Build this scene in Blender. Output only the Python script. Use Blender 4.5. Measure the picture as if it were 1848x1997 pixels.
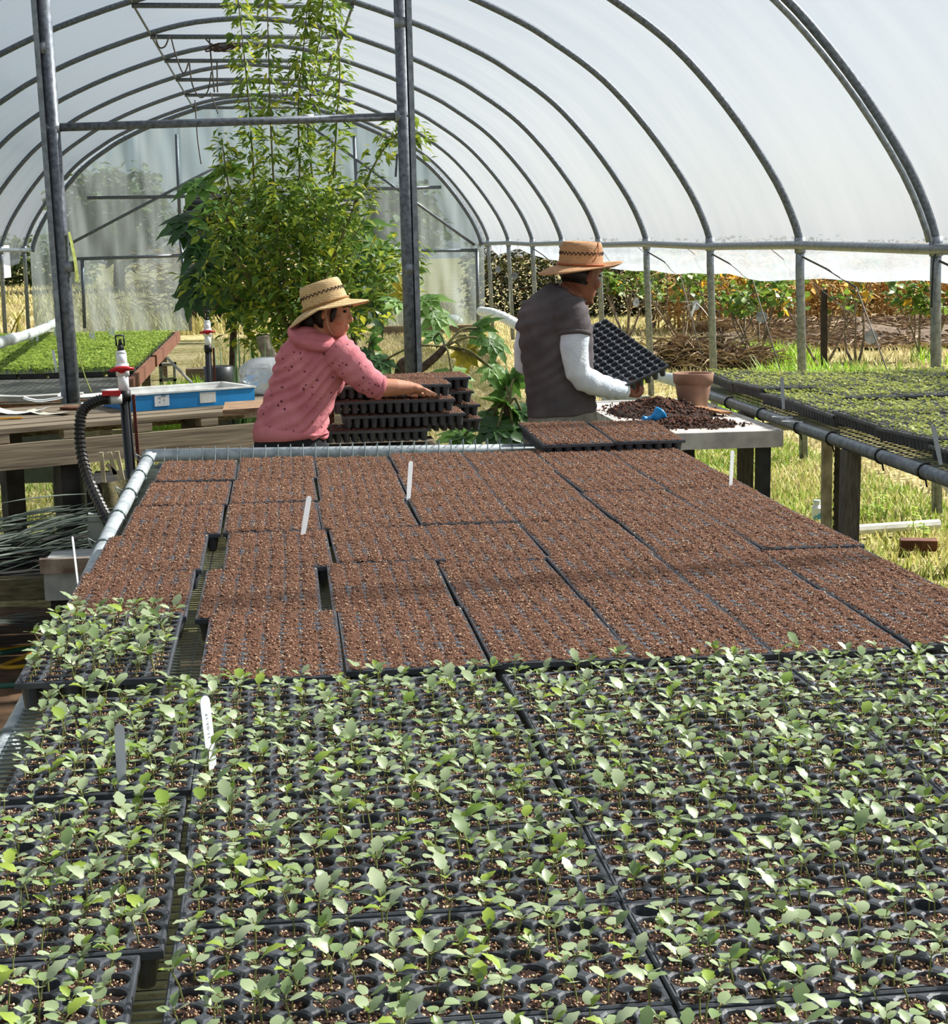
import bpy, math, random
import numpy as np
from mathutils import Vector, Matrix, noise as mnoise
random.seed(7); rng = np.random.default_rng(7)
PI = math.pi
scene = bpy.context.scene
col = scene.collection
for o in list(bpy.data.objects): bpy.data.objects.remove(o)

# ------------------------------------------------------------------ camera
FPX, CX, CY, CAMH = 3200.0, 924.0, 998.5, 1.77
def _basis(vx=528.0, vy=470.0, r=0.014):
    dY = np.array([(vx-CX)/FPX, -(vy-CY)/FPX, -1.0]); dY /= np.linalg.norm(dY)
    n = np.cross(np.array([1.0, r, 0.0]), dY); n /= np.linalg.norm(n)
    if n[1] < 0: n = -n
    return np.stack([np.cross(dY, n), dY, n])
RB = _basis()
cam_d = bpy.data.cameras.new('camera'); cam = bpy.data.objects.new('camera', cam_d); col.objects.link(cam)
cam_d.sensor_fit = 'AUTO'; cam_d.sensor_width = 36.0; cam_d.lens = FPX*36.0/1997.0
cam_d.clip_start = 0.05; cam_d.clip_end = 500
M4 = Matrix([[*RB[0], 0], [*RB[1], 0], [*RB[2], CAMH], [0, 0, 0, 1]]); cam.matrix_world = M4
scene.camera = cam
def _ray(x, y): return RB @ np.array([(x-CX)/FPX, -(y-CY)/FPX, -1.0])
def G(x, y, z=0.0):          # pixel -> point on the level plane z
    d = _ray(x, y); t = (z-CAMH)/d[2]; return Vector((t*d[0], t*d[1], z))
def PY(x, y, Y):             # pixel -> point on the upright plane at depth Y
    d = _ray(x, y); t = Y/d[1]; return Vector((t*d[0], Y, CAMH+t*d[2]))

# ------------------------------------------------------------------ light
SUN_DIR = Vector((0.74, 0.22, 0.68)).normalized()     # towards the sun: from the right, a little ahead
world = bpy.data.worlds.new('World'); scene.world = world; world.use_nodes = True
wn = world.node_tree.nodes; wl = world.node_tree.links; wn.clear()
wo = wn.new('ShaderNodeOutputWorld'); wb = wn.new('ShaderNodeBackground'); sky = wn.new('ShaderNodeTexSky')
sky.sky_type = 'NISHITA'; sky.sun_disc = False
sky.sun_elevation = math.asin(SUN_DIR.z); sky.sun_rotation = math.atan2(SUN_DIR.x, SUN_DIR.y)
sky.air_density = 1.0; sky.dust_density = 0.6; sky.ozone_density = 1.0
wb.inputs['Strength'].default_value = 0.070
hz = wn.new('ShaderNodeMixRGB'); hz.inputs[0].default_value = 0.55; hz.inputs[2].default_value = (6.2, 7.2, 8.4, 1)      # thin high haze whitens the sky
wl.new(sky.outputs[0], hz.inputs[1]); wl.new(hz.outputs[0], wb.inputs[0]); wl.new(wb.outputs[0], wo.inputs[0])
sd = bpy.data.lights.new('sun', 'SUN'); sd.energy = 12.0; sd.angle = math.radians(2.6); sd.color = (1.0, 0.95, 0.87)
so = bpy.data.objects.new('sun', sd); col.objects.link(so)
so.rotation_euler = SUN_DIR.to_track_quat('Z', 'Y').to_euler(); so.location = (20, 10, 25)
vs = scene.view_settings
vs.view_transform = 'Standard'; vs.look = 'None'; vs.gamma = 1.0; vs.use_curve_mapping = False; vs.exposure = 0.30

# ------------------------------------------------------------------ materials
MATS = {}
def lin(c):
    if isinstance(c, str):
        c = c.lstrip('#'); c = [int(c[i:i+2], 16)/255 for i in (0, 2, 4)]
    return tuple((v/12.92 if v <= 0.04045 else ((v+0.055)/1.055)**2.4) for v in c)
def mat(name, c, c2=None, rough=0.6, scale=12.0, detail=4.0, metal=0.0, bump=0.0, bscale=None, stretch=(1, 1, 1),
        spec=0.4, transl=0.0, tint=False, ramp=(0.35, 0.65), rot=0.0):
    if name in MATS: return MATS[name]
    m = bpy.data.materials.new(name); m.use_nodes = True; nt = m.node_tree; N = nt.nodes; L = nt.links
    b = N['Principled BSDF']; out = N['Material Output']
    a = lin(c); bb = lin(c2) if c2 else tuple(v*0.72 for v in a)
    tc = N.new('ShaderNodeTexCoord'); mp = N.new('ShaderNodeMapping'); mp.inputs['Scale'].default_value = stretch
    if rot:
        m0 = N.new('ShaderNodeMapping'); m0.inputs['Rotation'].default_value = (0, 0, -rot); L.new(tc.outputs['Object'], m0.inputs[0]); L.new(m0.outputs[0], mp.inputs[0])
    else: L.new(tc.outputs['Object'], mp.inputs[0])
    nz = N.new('ShaderNodeTexNoise'); nz.inputs['Scale'].default_value = scale; nz.inputs['Detail'].default_value = detail
    L.new(mp.outputs[0], nz.inputs['Vector'])
    cr = N.new('ShaderNodeValToRGB'); e = cr.color_ramp.elements
    e[0].position, e[1].position = ramp; e[0].color = (*bb, 1); e[1].color = (*a, 1)
    if tint:
        at = N.new('ShaderNodeAttribute'); at.attribute_name = 'tint'
        mx = N.new('ShaderNodeMath'); mx.operation = 'MULTIPLY_ADD'; mx.inputs[1].default_value = 0.35
        L.new(nz.outputs[0], mx.inputs[0])
        sc = N.new('ShaderNodeMath'); sc.operation = 'MULTIPLY'; sc.inputs[1].default_value = 0.65
        L.new(at.outputs['Fac'], sc.inputs[0]); L.new(sc.outputs[0], mx.inputs[2]); L.new(mx.outputs[0], cr.inputs[0])
    else: L.new(nz.outputs[0], cr.inputs[0])
    L.new(cr.outputs[0], b.inputs['Base Color'])
    b.inputs['Roughness'].default_value = rough; b.inputs['Metallic'].default_value = metal
    b.inputs['Specular IOR Level'].default_value = spec
    if bump:
        n2 = N.new('ShaderNodeTexNoise'); n2.inputs['Scale'].default_value = bscale or scale*3; n2.inputs['Detail'].default_value = 5
        L.new(mp.outputs[0], n2.inputs['Vector'])
        bp = N.new('ShaderNodeBump'); bp.inputs['Strength'].default_value = bump; bp.inputs['Distance'].default_value = 0.01
        L.new(n2.outputs[0], bp.inputs['Height']); L.new(bp.outputs[0], b.inputs['Normal'])
    if transl:
        t = N.new('ShaderNodeBsdfTranslucent'); ms = N.new('ShaderNodeMixShader'); ms.inputs[0].default_value = transl
        L.new(cr.outputs[0], t.inputs[0]); L.new(b.outputs[0], ms.inputs[1]); L.new(t.outputs[0], ms.inputs[2])
        L.new(ms.outputs[0], out.inputs[0])
    MATS[name] = m; return m
def film_mat(name, trans, tcol, dcol, k_transl=0.7, streak=(1, 1, 1), scale=0.8, amp=0.12, gloss=0.06):
    m = bpy.data.materials.new(name); m.use_nodes = True; nt = m.node_tree; N = nt.nodes; L = nt.links; N.clear()
    out = N.new('ShaderNodeOutputMaterial')
    tc = N.new('ShaderNodeTexCoord'); mp = N.new('ShaderNodeMapping'); mp.inputs['Scale'].default_value = streak
    L.new(tc.outputs['Object'], mp.inputs[0])
    nz = N.new('ShaderNodeTexNoise'); nz.inputs['Scale'].default_value = scale; nz.inputs['Detail'].default_value = 6
    L.new(mp.outputs[0], nz.inputs['Vector'])
    mr = N.new('ShaderNodeMapRange'); mr.inputs[1].default_value = 0.3; mr.inputs[2].default_value = 0.7
    mr.inputs[3].default_value = trans-amp; mr.inputs[4].default_value = trans+amp
    L.new(nz.outputs[0], mr.inputs[0])
    tr = N.new('ShaderNodeBsdfTransparent'); tr.inputs[0].default_value = (*tcol, 1)
    tl = N.new('ShaderNodeBsdfTranslucent'); tl.inputs[0].default_value = (*dcol, 1)
    df = N.new('ShaderNodeBsdfDiffuse'); df.inputs[0].default_value = (*dcol, 1)
    gl = N.new('ShaderNodeBsdfGlossy'); gl.inputs['Roughness'].default_value = 0.25; gl.inputs[0].default_value = (0.9, 0.9, 0.9, 1)
    bp = N.new('ShaderNodeBump'); bp.inputs['Strength'].default_value = 0.25; bp.inputs['Distance'].default_value = 0.05
    L.new(nz.outputs[0], bp.inputs['Height']); L.new(bp.outputs[0], gl.inputs['Normal'])
    m1 = N.new('ShaderNodeMixShader'); m1.inputs[0].default_value = k_transl
    L.new(df.outputs[0], m1.inputs[1]); L.new(tl.outputs[0], m1.inputs[2])
    m3 = N.new('ShaderNodeMixShader'); m3.inputs[0].default_value = gloss
    L.new(m1.outputs[0], m3.inputs[1]); L.new(gl.outputs[0], m3.inputs[2])
    m2 = N.new('ShaderNodeMixShader'); L.new(mr.outputs[0], m2.inputs[0]); L.new(m3.outputs[0], m2.inputs[1]); L.new(tr.outputs[0], m2.inputs[2])
    L.new(m2.outputs[0], out.inputs[0]); MATS[name] = m; return m

galv = mat('galvanised steel', '#8d949a', '#6c7278', rough=0.42, scale=30, metal=0.55, bump=0.05)
galv_dark = mat('weathered steel', '#70767e', '#50555c', rough=0.5, scale=40, metal=0.5, bump=0.08)
bench_pipe = mat('bench pipe steel', '#c3c9cb', '#9aa2a5', rough=0.55, scale=25, metal=0.25, bump=0.05)
wire_m = mat('wire', '#8f9a98', '#6d7674', rough=0.45, metal=0.5)
black_pl = mat('black plastic', '#2b2d31', '#202226', rough=0.42, scale=25, spec=0.5, bump=0.08, bscale=200)
tray_pl = mat('tray plastic', '#4b4e54', '#383b41', rough=0.46, scale=18, spec=0.5, bump=0.10, bscale=120)
blackm = mat('black rubber', '#17181a', '#0d0e10', rough=0.5)
soil_m = mat('potting soil', '#946a52', '#5a3929', rough=0.95, scale=90, detail=6, bump=0.9, bscale=420, tint=True, ramp=(0.2, 0.8))
soil_wet = mat('moist potting soil', '#4a3024', '#22150f', rough=0.92, scale=120, bump=0.8, bscale=400)
perlite = mat('perlite grains', '#dcc3a0', '#96694a', rough=0.9, tint=True, scale=60, ramp=(0.1, 0.7))
crumb = mat('soil crumbs', '#bd9176', '#5a382a', rough=0.95, tint=True, scale=60, ramp=(0.15, 0.85))
white_pl = mat('white plastic', '#eef0f2', '#dfe3e6', rough=0.4, scale=15)
white_pvc = mat('white pvc', '#dfe0dc', '#c6c6c0', rough=0.4, scale=15)
red_pl = mat('red plastic', '#c8202a', '#9f141d', rough=0.4)
leaf_seed = mat('seedling leaf', '#b9c49c', '#6d884b', rough=0.42, scale=45, spec=.5, transl=0.22, tint=True, ramp=(0.1, 0.9))  # pale tone puts the leaves' sheen into the colour
leaf_young = mat('young leaf', '#aabf4f', '#71913a', rough=0.5, scale=45, transl=0.35, tint=True, ramp=(0.1, 0.9))
stem_m = mat('seedling stem', '#8f9a55', '#75703f', rough=0.6, scale=40)
wood_grey = mat('weathered wood', '#8a7c66', '#54493a', rough=0.85, scale=7, stretch=(.35, 9, 12), bump=0.35, bscale=9)
wood_brown = mat('brown wood', '#7d5236', '#4b2e1e', rough=0.85, scale=7, stretch=(3, 14, 14), bump=0.4)
wood_red = mat('reddish plank', '#96644c', '#5c3a2c', rough=0.85, scale=7, stretch=(3, 14, 14), bump=0.4)
paper_m = mat('paper', '#eceae4', '#d8d6d0', rough=0.8)

# ------------------------------------------------------------------ mesh helpers
def mk(name, V, F, mats=None, parent=None, smooth=False, tint=None, mi=None):
    me = bpy.data.meshes.new(name)
    me.from_pydata([tuple(v) for v in V], [], [tuple(f) for f in F])
    return _fin(name, me, mats, parent, smooth, tint, mi)
def _fin(name, me, mats, parent, smooth, tint=None, mi=None):
    for m in (mats if isinstance(mats, (list, tuple)) else [mats]):
        if m: me.materials.append(m)
    if mi is not None: me.polygons.foreach_set('material_index', np.asarray(mi, dtype=np.int32))
    if smooth: me.polygons.foreach_set('use_smooth', np.ones(len(me.polygons), dtype=bool))
    if tint is not None:
        a = me.attributes.new('tint', 'FLOAT', 'FACE'); a.data.foreach_set('value', np.asarray(tint, dtype=np.float32))
    me.update()
    o = bpy.data.objects.new(name, me); col.objects.link(o)
    if parent: o.parent = parent
    return o
def bulk_mesh(name, V, F):
    V = np.ascontiguousarray(V, dtype=np.float32); F = np.ascontiguousarray(F, dtype=np.int32); k = F.shape[1]
    me = bpy.data.meshes.new(name); me.vertices.add(len(V)); me.vertices.foreach_set('co', V.ravel())
    me.loops.add(F.size); me.loops.foreach_set('vertex_index', F.ravel())
    me.polygons.add(len(F)); me.polygons.foreach_set('loop_start', np.arange(0, F.size, k, dtype=np.int32))
    me.update(calc_edges=True); return me
def bulk(name, V, F, mats, parent=None, smooth=False, tint=None, mi=None):
    return _fin(name, bulk_mesh(name, V, F), mats, parent, smooth, tint, mi)
def scatter(TV, TF, Ms, Ts):
    """template verts/faces repeated with 3x3 matrices Ms and offsets Ts"""
    n = len(Ts); V = np.einsum('nij,vj->nvi', Ms, TV)+Ts[:, None, :]
    F = TF[None]+(np.arange(n)*len(TV))[:, None, None]
    return V.reshape(-1, 3), F.reshape(-1, TF.shape[1])
def rand_rot(n, tilt=PI):
    a = rng.uniform(0, 2*PI, n); b = rng.uniform(-tilt, tilt, n); c = rng.uniform(-tilt, tilt, n)
    def mz(t): z = np.zeros_like(t); o_ = np.ones_like(t); return np.stack([np.stack([np.cos(t), -np.sin(t), z], -1), np.stack([np.sin(t), np.cos(t), z], -1), np.stack([z, z, o_], -1)], 1)
    def mx(t): z = np.zeros_like(t); o_ = np.ones_like(t); return np.stack([np.stack([o_, z, z], -1), np.stack([z, np.cos(t), -np.sin(t)], -1), np.stack([z, np.sin(t), np.cos(t)], -1)], 1)
    def my(t): z = np.zeros_like(t); o_ = np.ones_like(t); return np.stack([np.stack([np.cos(t), z, np.sin(t)], -1), np.stack([z, o_, z], -1), np.stack([-np.sin(t), z, np.cos(t)], -1)], 1)
    return mz(a) @ mx(b) @ my(c)
OCTA_V = np.array([[1, 0, 0], [0, 1, 0], [-1, 0, 0], [0, -1, 0], [0, 0, 1], [0, 0, -1]], float)
OCTA_F = np.array([[0, 1, 4], [1, 2, 4], [2, 3, 4], [3, 0, 4], [1, 0, 5], [2, 1, 5], [3, 2, 5], [0, 3, 5]])
TET_V = np.array([[1, 0, -.5], [-.5, .87, -.5], [-.5, -.87, -.5], [0, 0, 1]], float); TET_F = np.array([[0, 1, 3], [1, 2, 3], [2, 0, 3], [2, 1, 0]])

class MB:
    def __init__(s): s.V = []; s.F = []; s.mi = []; s.T = []
    def add(s, V, F, mi=0, t=0.5):
        b = len(s.V); s.V += [tuple(v) for v in V]
        for f in F: s.F.append(tuple(i+b for i in f)); s.mi.append(mi); s.T.append(t)
        return s
    def box(s, c, size, R=None, mi=0):
        c = Vector(c); h = Vector(size)/2; P = []
        for dz in (-1, 1):
            for dx, dy in ((-1, -1), (1, -1), (1, 1), (-1, 1)):
                v = Vector((dx*h.x, dy*h.y, dz*h.z)); P.append(c+(R @ v if R else v))
        return s.add(P, [(3, 2, 1, 0), (4, 5, 6, 7), (0, 1, 5, 4), (1, 2, 6, 5), (2, 3, 7, 6), (3, 0, 4, 7)], mi)
    def bbox(s, lo, hi, mi=0):
        lo = Vector(lo); hi = Vector(hi); return s.box((lo+hi)/2, hi-lo, None, mi)
    def bar(s, p0, p1, w, h=None, mi=0, up=(0, 0, 1)):
        p0 = Vector(p0); p1 = Vector(p1); d = (p1-p0); n = d.normalized(); u = Vector(up)
        if abs(n.dot(u)) > .98: u = Vector((0, 1, 0))
        x = n.cross(u).normalized(); y = x.cross(n)
        return s.box((p0+p1)/2, (w, h or w, d.length), Matrix((x, y, n)).transposed(), mi)
    def tube(s, pts, r, n=8, mi=0, caps=True, t=0.5, flat=1.0):
        pts = [Vector(p) for p in pts]; k = len(pts); rs = r if isinstance(r, (list, tuple)) else [r]*k
        d0 = (pts[1]-pts[0]).normalized(); u = Vector((0, 0, 1)) if abs(d0.z) < .9 else Vector((1, 0, 0))
        x = d0.cross(u).normalized(); R = []
        for i, p in enumerate(pts):
            d = ((pts[min(i+1, k-1)]-pts[max(i-1, 0)])).normalized()
            x = (x-d*x.dot(d)).normalized(); y = d.cross(x)
            R.append([p+(x*math.cos(a)+y*math.sin(a)*flat)*rs[i] for a in (2*PI*j/n for j in range(n))])
        return s.loft(R, mi, caps, t)
    def loft(s, R, mi=0, caps=True, t=0.5, closed=True):
        n = len(R[0]); V = [v for r_ in R for v in r_]; F = []
        m = n if closed else n-1
        for i in range(len(R)-1):
            for j in range(m): F.append((i*n+j, i*n+(j+1) % n, (i+1)*n+(j+1) % n, (i+1)*n+j))
        if caps and closed: F.append(tuple(reversed(range(n)))); F.append(tuple((len(R)-1)*n+j for j in range(n)))
        return s.add(V, F, mi, t)
    def lathe(s, prof, c=(0, 0, 0), n=24, mi=0, R=None, caps=True):
        c = Vector(c); rings = []
        for r_, z in prof:
            ring = [Vector((r_*math.cos(2*PI*j/n), r_*math.sin(2*PI*j/n), z)) for j in range(n)]
            rings.append([c+(R @ v if R else v) for v in ring])
        return s.loft(rings, mi, caps)
    def ell(s, c, r, n=12, m=8, R=None, mi=0):
        c = Vector(c); rings = []
        for i in range(m+1):
            a = -PI/2+PI*i/m; cr = max(math.cos(a), 0.02)
            ring = [Vector((r[0]*cr*math.cos(2*PI*j/n), r[1]*cr*math.sin(2*PI*j/n), r[2]*math.sin(a))) for j in range(n)]
            rings.append([c+(R @ v if R else v) for v in ring])
        return s.loft(rings, mi)
    def leaf(s, base, d, L, W, up=(0, 0, 1), droop=0.2, nseg=4, mi=0, t=0.5, fold=0.15, shape=None):
        base = Vector(base); d = Vector(d).normalized(); u = Vector(up)
        x = d.cross(u); x = x.normalized() if x.length > 1e-4 else Vector((1, 0, 0)); u = x.cross(d).normalized()
        V = []; F = []
        for i in range(nseg+1):
            q = i/nseg; w = (shape(q) if shape else math.sin(PI*min(1, q*0.92+0.06))**0.8)*W/2
            c = base+d*(L*q)-u*(droop*L*q*q)
            V += [c-x*w+u*(fold*w), c, c+x*w+u*(fold*w)]
        for i in range(nseg):
            a = i*3; F += [(a, a+1, a+4, a+3), (a+1, a+2, a+5, a+4)]
        return s.add(V, F, mi, t)
    def build(s, name, mats, parent=None, smooth=False, origin=None, tint=False):
        if parent is not None: off = root_loc(parent)
        elif origin is not None: off = Vector(origin)
        else:
            a = np.array(s.V); off = Vector(((a[:, 0].min()+a[:, 0].max())/2, (a[:, 1].min()+a[:, 1].max())/2, a[:, 2].min()))
        V = [(v[0]-off.x, v[1]-off.y, v[2]-off.z) for v in s.V]
        o = mk(name, V, s.F, mats, parent, smooth, s.T if tint else None, s.mi if isinstance(mats, (list, tuple)) and len(mats) > 1 else None)
        if parent is None: o.location = off
        return o
def root_loc(o):
    while o.parent: o = o.parent
    return Vector(o.location)
def tag(o, label, cat, group=None):
    o['label'] = label; o['category'] = cat
    if group: o['group'] = group
    return o
def thing(name, label, cat, loc=(0, 0, 0), group=None):
    o = bpy.data.objects.new(name, None); col.objects.link(o); o.location = loc; o.empty_display_size = 0.1
    return tag(o, label, cat, group)
def struct(o): o['kind'] = 'structure'; return o
def stuff(o): o['kind'] = 'stuff'; return o
def copy_tree(o, parent=None):
    c = o.copy(); col.objects.link(c); c.parent = parent
    for ch in list(o.children): copy_tree(ch, c)
    return c
def R3(x=0, y=0, z=0):
    return Matrix.Rotation(z, 3, 'Z') @ Matrix.Rotation(y, 3, 'Y') @ Matrix.Rotation(x, 3, 'X')
def catmull(P, n=6):
    P = [Vector(p) for p in P]; out = []
    for i in range(len(P)-1):
        p0 = P[max(i-1, 0)]; p1 = P[i]; p2 = P[i+1]; p3 = P[min(i+2, len(P)-1)]
        for k in range(n):
            t = k/n
            out.append(0.5*((2*p1)+(p2-p0)*t+(2*p0-5*p1+4*p2-p3)*t*t+(3*p1-p0-3*p2+p3)*t**3))
    out.append(P[-1]); return out
# ================================================================== setting: ground, greenhouse shell
def ground_mat():
    m = bpy.data.materials.new('ground'); m.use_nodes = True; nt = m.node_tree; N = nt.nodes; L = nt.links; b = N['Principled BSDF']
    tc = N.new('ShaderNodeTexCoord')
    def nz(s, d=6):
        n = N.new('ShaderNodeTexNoise'); n.inputs['Scale'].default_value = s; n.inputs['Detail'].default_value = d; L.new(tc.outputs['Object'], n.inputs['Vector']); return n
    def ramp(src, a, ca, b_, cb):
        r = N.new('ShaderNodeValToRGB'); e = r.color_ramp.elements; e[0].position = a; e[1].position = b_; e[0].color = (*lin(ca), 1); e[1].color = (*lin(cb), 1); L.new(src.outputs[0], r.inputs[0]); return r
    r1 = ramp(nz(0.7), .4, '#7d7a45', .6, '#a49a72'); r2 = ramp(nz(14), .38, '#5e5438', .62, '#b3a77c')
    mx = N.new('ShaderNodeMixRGB'); mx.inputs[0].default_value = 0.55; L.new(r1.outputs[0], mx.inputs[1]); L.new(r2.outputs[0], mx.inputs[2])
    L.new(mx.outputs[0], b.inputs['Base Color']); b.inputs['Roughness'].default_value = 1.0; b.inputs['Specular IOR Level'].default_value = 0.1
    bp = N.new('ShaderNodeBump'); bp.inputs['Strength'].default_value = 0.8; bp.inputs['Distance'].default_value = 0.03; L.new(nz(30).outputs[0], bp.inputs['Height']); L.new(bp.outputs[0], b.inputs['Normal'])
    return m
gm = ground_mat()
n = 60; V = []; F = []
gx = np.concatenate([np.linspace(-90, -12, 12), np.linspace(-10, 16, 40), np.linspace(20, 90, 12)]); gy = np.concatenate([np.linspace(-8, 45, 60), np.linspace(50, 150, 12)])
for y in gy:
    for x in gx: V.append((x, y, 0.03*mnoise.noise(Vector((x*.4, y*.4, 0)))-0.02))
nx = len(gx)
for j in range(len(gy)-1):
    for i in range(nx-1): F.append((j*nx+i, j*nx+i+1, (j+1)*nx+i+1, (j+1)*nx+i))
struct(mk('floor', V, F, gm, smooth=True))

X0 = -0.20
PROF = [(4.30, 1.66), (4.26, 1.83), (4.10, 2.17), (3.80, 2.61), (3.47, 3.00), (3.18, 3.27), (2.82, 3.52), (2.50, 3.71), (1.9, 3.98), (1.15, 4.24), (0.6, 4.37), (0, 4.42)]
half = catmull([(x, 0, z) for x, z in PROF], 3)
ARCH = [Vector((X0+p.x, 0, p.z)) for p in half]+[Vector((X0-p.x, 0, p.z)) for p in reversed(half[:-1])]   # right spring line -> left
HOOPY = [-0.8+2.675*k for k in range(13)]      # ... 9.9 is k=4
YEND = 32.0
# ---- poly film over the hoops, sagging a little between them
roof_film = film_mat('roof film', 0.52, (0.90, 0.94, 0.98), (0.44, 0.46, 0.49), 0.5, streak=(0.5, 2.2, 0.7), scale=0.9, amp=0.06, gloss=0.10)
skirt_film = film_mat('side film', 0.22, (0.88, 0.94, 1.0), (0.34, 0.375, 0.42), 0.7, streak=(1, 1.2, 1), scale=3, amp=0.08, gloss=0.08)
end_film = film_mat('end film', 0.42, (0.66, 0.78, 0.82), (0.36, 0.41, 0.42), 0.6, streak=(4.0, 1, 0.35), scale=1.2, amp=0.16, gloss=0.05)
V = []; F = []; ys = []
for k in range(len(HOOPY)-1):
    for q in range(4): ys.append((HOOPY[k]+(HOOPY[k+1]-HOOPY[k])*q/4, q))
ys.append((HOOPY[-1], 0)); ys.append((YEND, 0))
na = len(ARCH)
for y, q in ys:
    sag = 0.0 if q == 0 else (0.030 if q == 2 else 0.022)
    for i, p in enumerate(ARCH):
        t = i/(na-1); d = Vector((p.x-X0, 0, p.z-1.6)).normalized()
        wob = 0.012*mnoise.noise(Vector((t*22, y*0.9, 3)))
        V.append(Vector((p.x, y, p.z))+d*(0.05-sag+wob))
for j in range(len(ys)-1):
    for i in range(na-1): F.append((j*na+i, j*na+i+1, (j+1)*na+i+1, (j+1)*na+i))
struct(mk('ceiling', V, F, roof_film, smooth=True))

# ---- frame of the greenhouse
gh = thing('greenhouse_frame', 'arched galvanised pipe frame of the plastic-covered hoop house', 'frame', (X0, 12, 0))
gh['kind'] = 'structure'
for k, y in enumerate(HOOPY):
    if y < -2: continue
    r = 0.032
    mb = MB(); pts = [(p.x, y, p.z) for p in ARCH]
    mb.tube(pts, r, 8); mb.build('hoop', galv_dark, gh, True)
    for s in (1, -1):
        mb = MB(); lean = 0.05 if s > 0 else 0.0
        mb.tube([(X0+s*4.31+s*lean, y, 0), (X0+s*4.30, y, 1.5), (X0+s*4.30, y, 1.74)], 0.036, 8)
        mb.tube([(X0+s*4.30, y, 1.62), (X0+s*4.295, y, 1.74)], 0.045, 8)
        mb.build('side_post', galv, gh, True)
    if y > 15:
        mb = MB(); mb.tube([(X0-1.15, y+.02, 4.20), (X0+1.15, y+.02, 4.20)], 0.028, 8); mb.build('collar_tie', galv_dark, gh, True)
# the doubled pipe below the near hoop
mb = MB(); mb.tube([(p.x-0.05, HOOPY[4]-0.05, p.z-0.045) for p in ARCH[2:-2]], 0.022, 8); mb.build('brace_hoop', galv, gh, True)
for s in (1, -1):
    mb = MB()
    pts = []
    for k in range(len(HOOPY)):
        y = HOOPY[k]; pts.append((X0+s*4.27, y, 1.67+(0.012 if k % 2 else -0.008)))
    pts.append((X0+s*4.27, YEND, 1.67)); mb.tube(pts, 0.034, 8); mb.build('purlin', galv, gh, True)
for s in (-1, 1):
    mb = MB(); mb.tube([(X0+s*1.15, 9.9, 4.235), (X0+s*1.15, YEND-.2, 4.235)], 0.016, 6); mb.build('ridge_line', galv_dark, gh, True)
# end wall bars
def bar_px(x0, y0, x1, y1, Y, r, name='end_bar', m=galv_dark):
    mb = MB(); mb.tube([PY(x0, y0, Y), PY(x1, y1, Y)], r, 6); return mb.build(name, m, gh, True)
YE = YEND-0.12
mb = MB(); mb.tube([(X0+(p.x-X0)*.985, YE, p.z-.03) for p in ARCH], 0.04, 8); mb.build('end_hoop', galv_dark, gh, True)
for a in ((170, 386, 700, 378), (600, 372, 860, 365), (150, 505, 362, 498), (700, 490, 930, 488), (344, 262, 352, 470), (352, 470, 372, 645), (690, 262, 700, 470), (700, 470, 706, 640),
          (128, 480, 470, 300), (590, 235, 925, 478), (160, 505, 165, 640), (930, 490, 932, 632)):
    bar_px(*a, YE, 0.035 if a[0] not in (128, 590) else 0.03)
# end wall film: two side panels and one above the doorway, each with drape folds
def film_panel(name, inside, x0, x1, z0, z1, nx, nz_, seed, y0):
    V = []; F = []; ok = {}
    for j in range(nz_+1):
        for i in range(nx+1):
            x = x0+(x1-x0)*i/nx; z = z0+(z1-z0)*j/nz_
            f = 0.05*mnoise.noise(Vector((x*3.2+z*0.7, z*0.45, seed)))+0.018*mnoise.noise(Vector((x*9, z*0.8, seed+5)))
            V.append((x, y0+f, z))
    def arch_z(x):
        q = abs(x-X0)
        for a, b in zip(half[:-1], half[1:]):
            if b.x <= q <= a.x: return a.z+(b.z-a.z)*(a.x-q)/max(a.x-b.x, 1e-6)
        return 0.0 if q > 4.3 else 1.66
    for j in range(nz_):
        for i in range(nx):
            xm = x0+(x1-x0)*(i+.5)/nx; zm = z0+(z1-z0)*(j+.5)/nz_
            if zm < arch_z(xm): F.append((j*(nx+1)+i, j*(nx+1)+i+1, (j+1)*(nx+1)+i+1, (j+1)*(nx+1)+i))
    used = sorted({i for f in F for i in f}); mp = {u: k for k, u in enumerate(used)}
    return struct(mk(name, [V[u] for u in used], [tuple(mp[i] for i in f) for f in F], end_film, smooth=True))
film_panel('wall_back', None, X0-4.3, -1.62, 0.10, 4.4, 60, 80, 1.0, YEND)
film_panel('wall_back_right', None, 1.70, X0+4.3, 0.12, 4.4, 56, 80, 2.0, YEND)
film_panel('wall_back_top', None, -1.62, 1.70, 2.75, 4.42, 60, 36, 3.0, YEND)
# ---- rolled-up side curtain film hanging under the purlin
def skirt(name, s, ylist, seed):
    V = []; F = []; nz_ = 9; rows = []
    for y, zb in ylist:
        for j in range(nz_+1):
            q = j/nz_; z = 1.66+(zb-1.66)*q
            out = 0.05+0.10*q*q+0.06*q*mnoise.noise(Vector((y*1.1, q*2, seed)))+0.02*mnoise.noise(Vector((y*5, q*5, seed)))
            V.append((X0+s*(4.31+out), y, z))
    m = len(ylist)
    for i in range(m-1):
        for j in range(nz_): F.append((i*(nz_+1)+j, i*(nz_+1)+j+1, (i+1)*(nz_+1)+j+1, (i+1)*(nz_+1)+j))
    return struct(mk(name, V, F, skirt_film, smooth=True))
def zb_right(y):
    base = np.interp(y, [-1, 8, 9.9, 12.5, 14.2, 15.3, 18, 20.6, 23, 26, 28.6, 31], [1.50, 1.46, 1.44, 1.42, 1.36, 1.40, 1.37, 1.36, 1.39, 1.44, 1.58, 1.45])
    return base+0.03*mnoise.noise(Vector((y*0.9, 0, 7)))
skirt('wall_right', 1, [(y, zb_right(y)) for y in np.linspace(-0.8, 31.4, 110)], 4.0)
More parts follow.
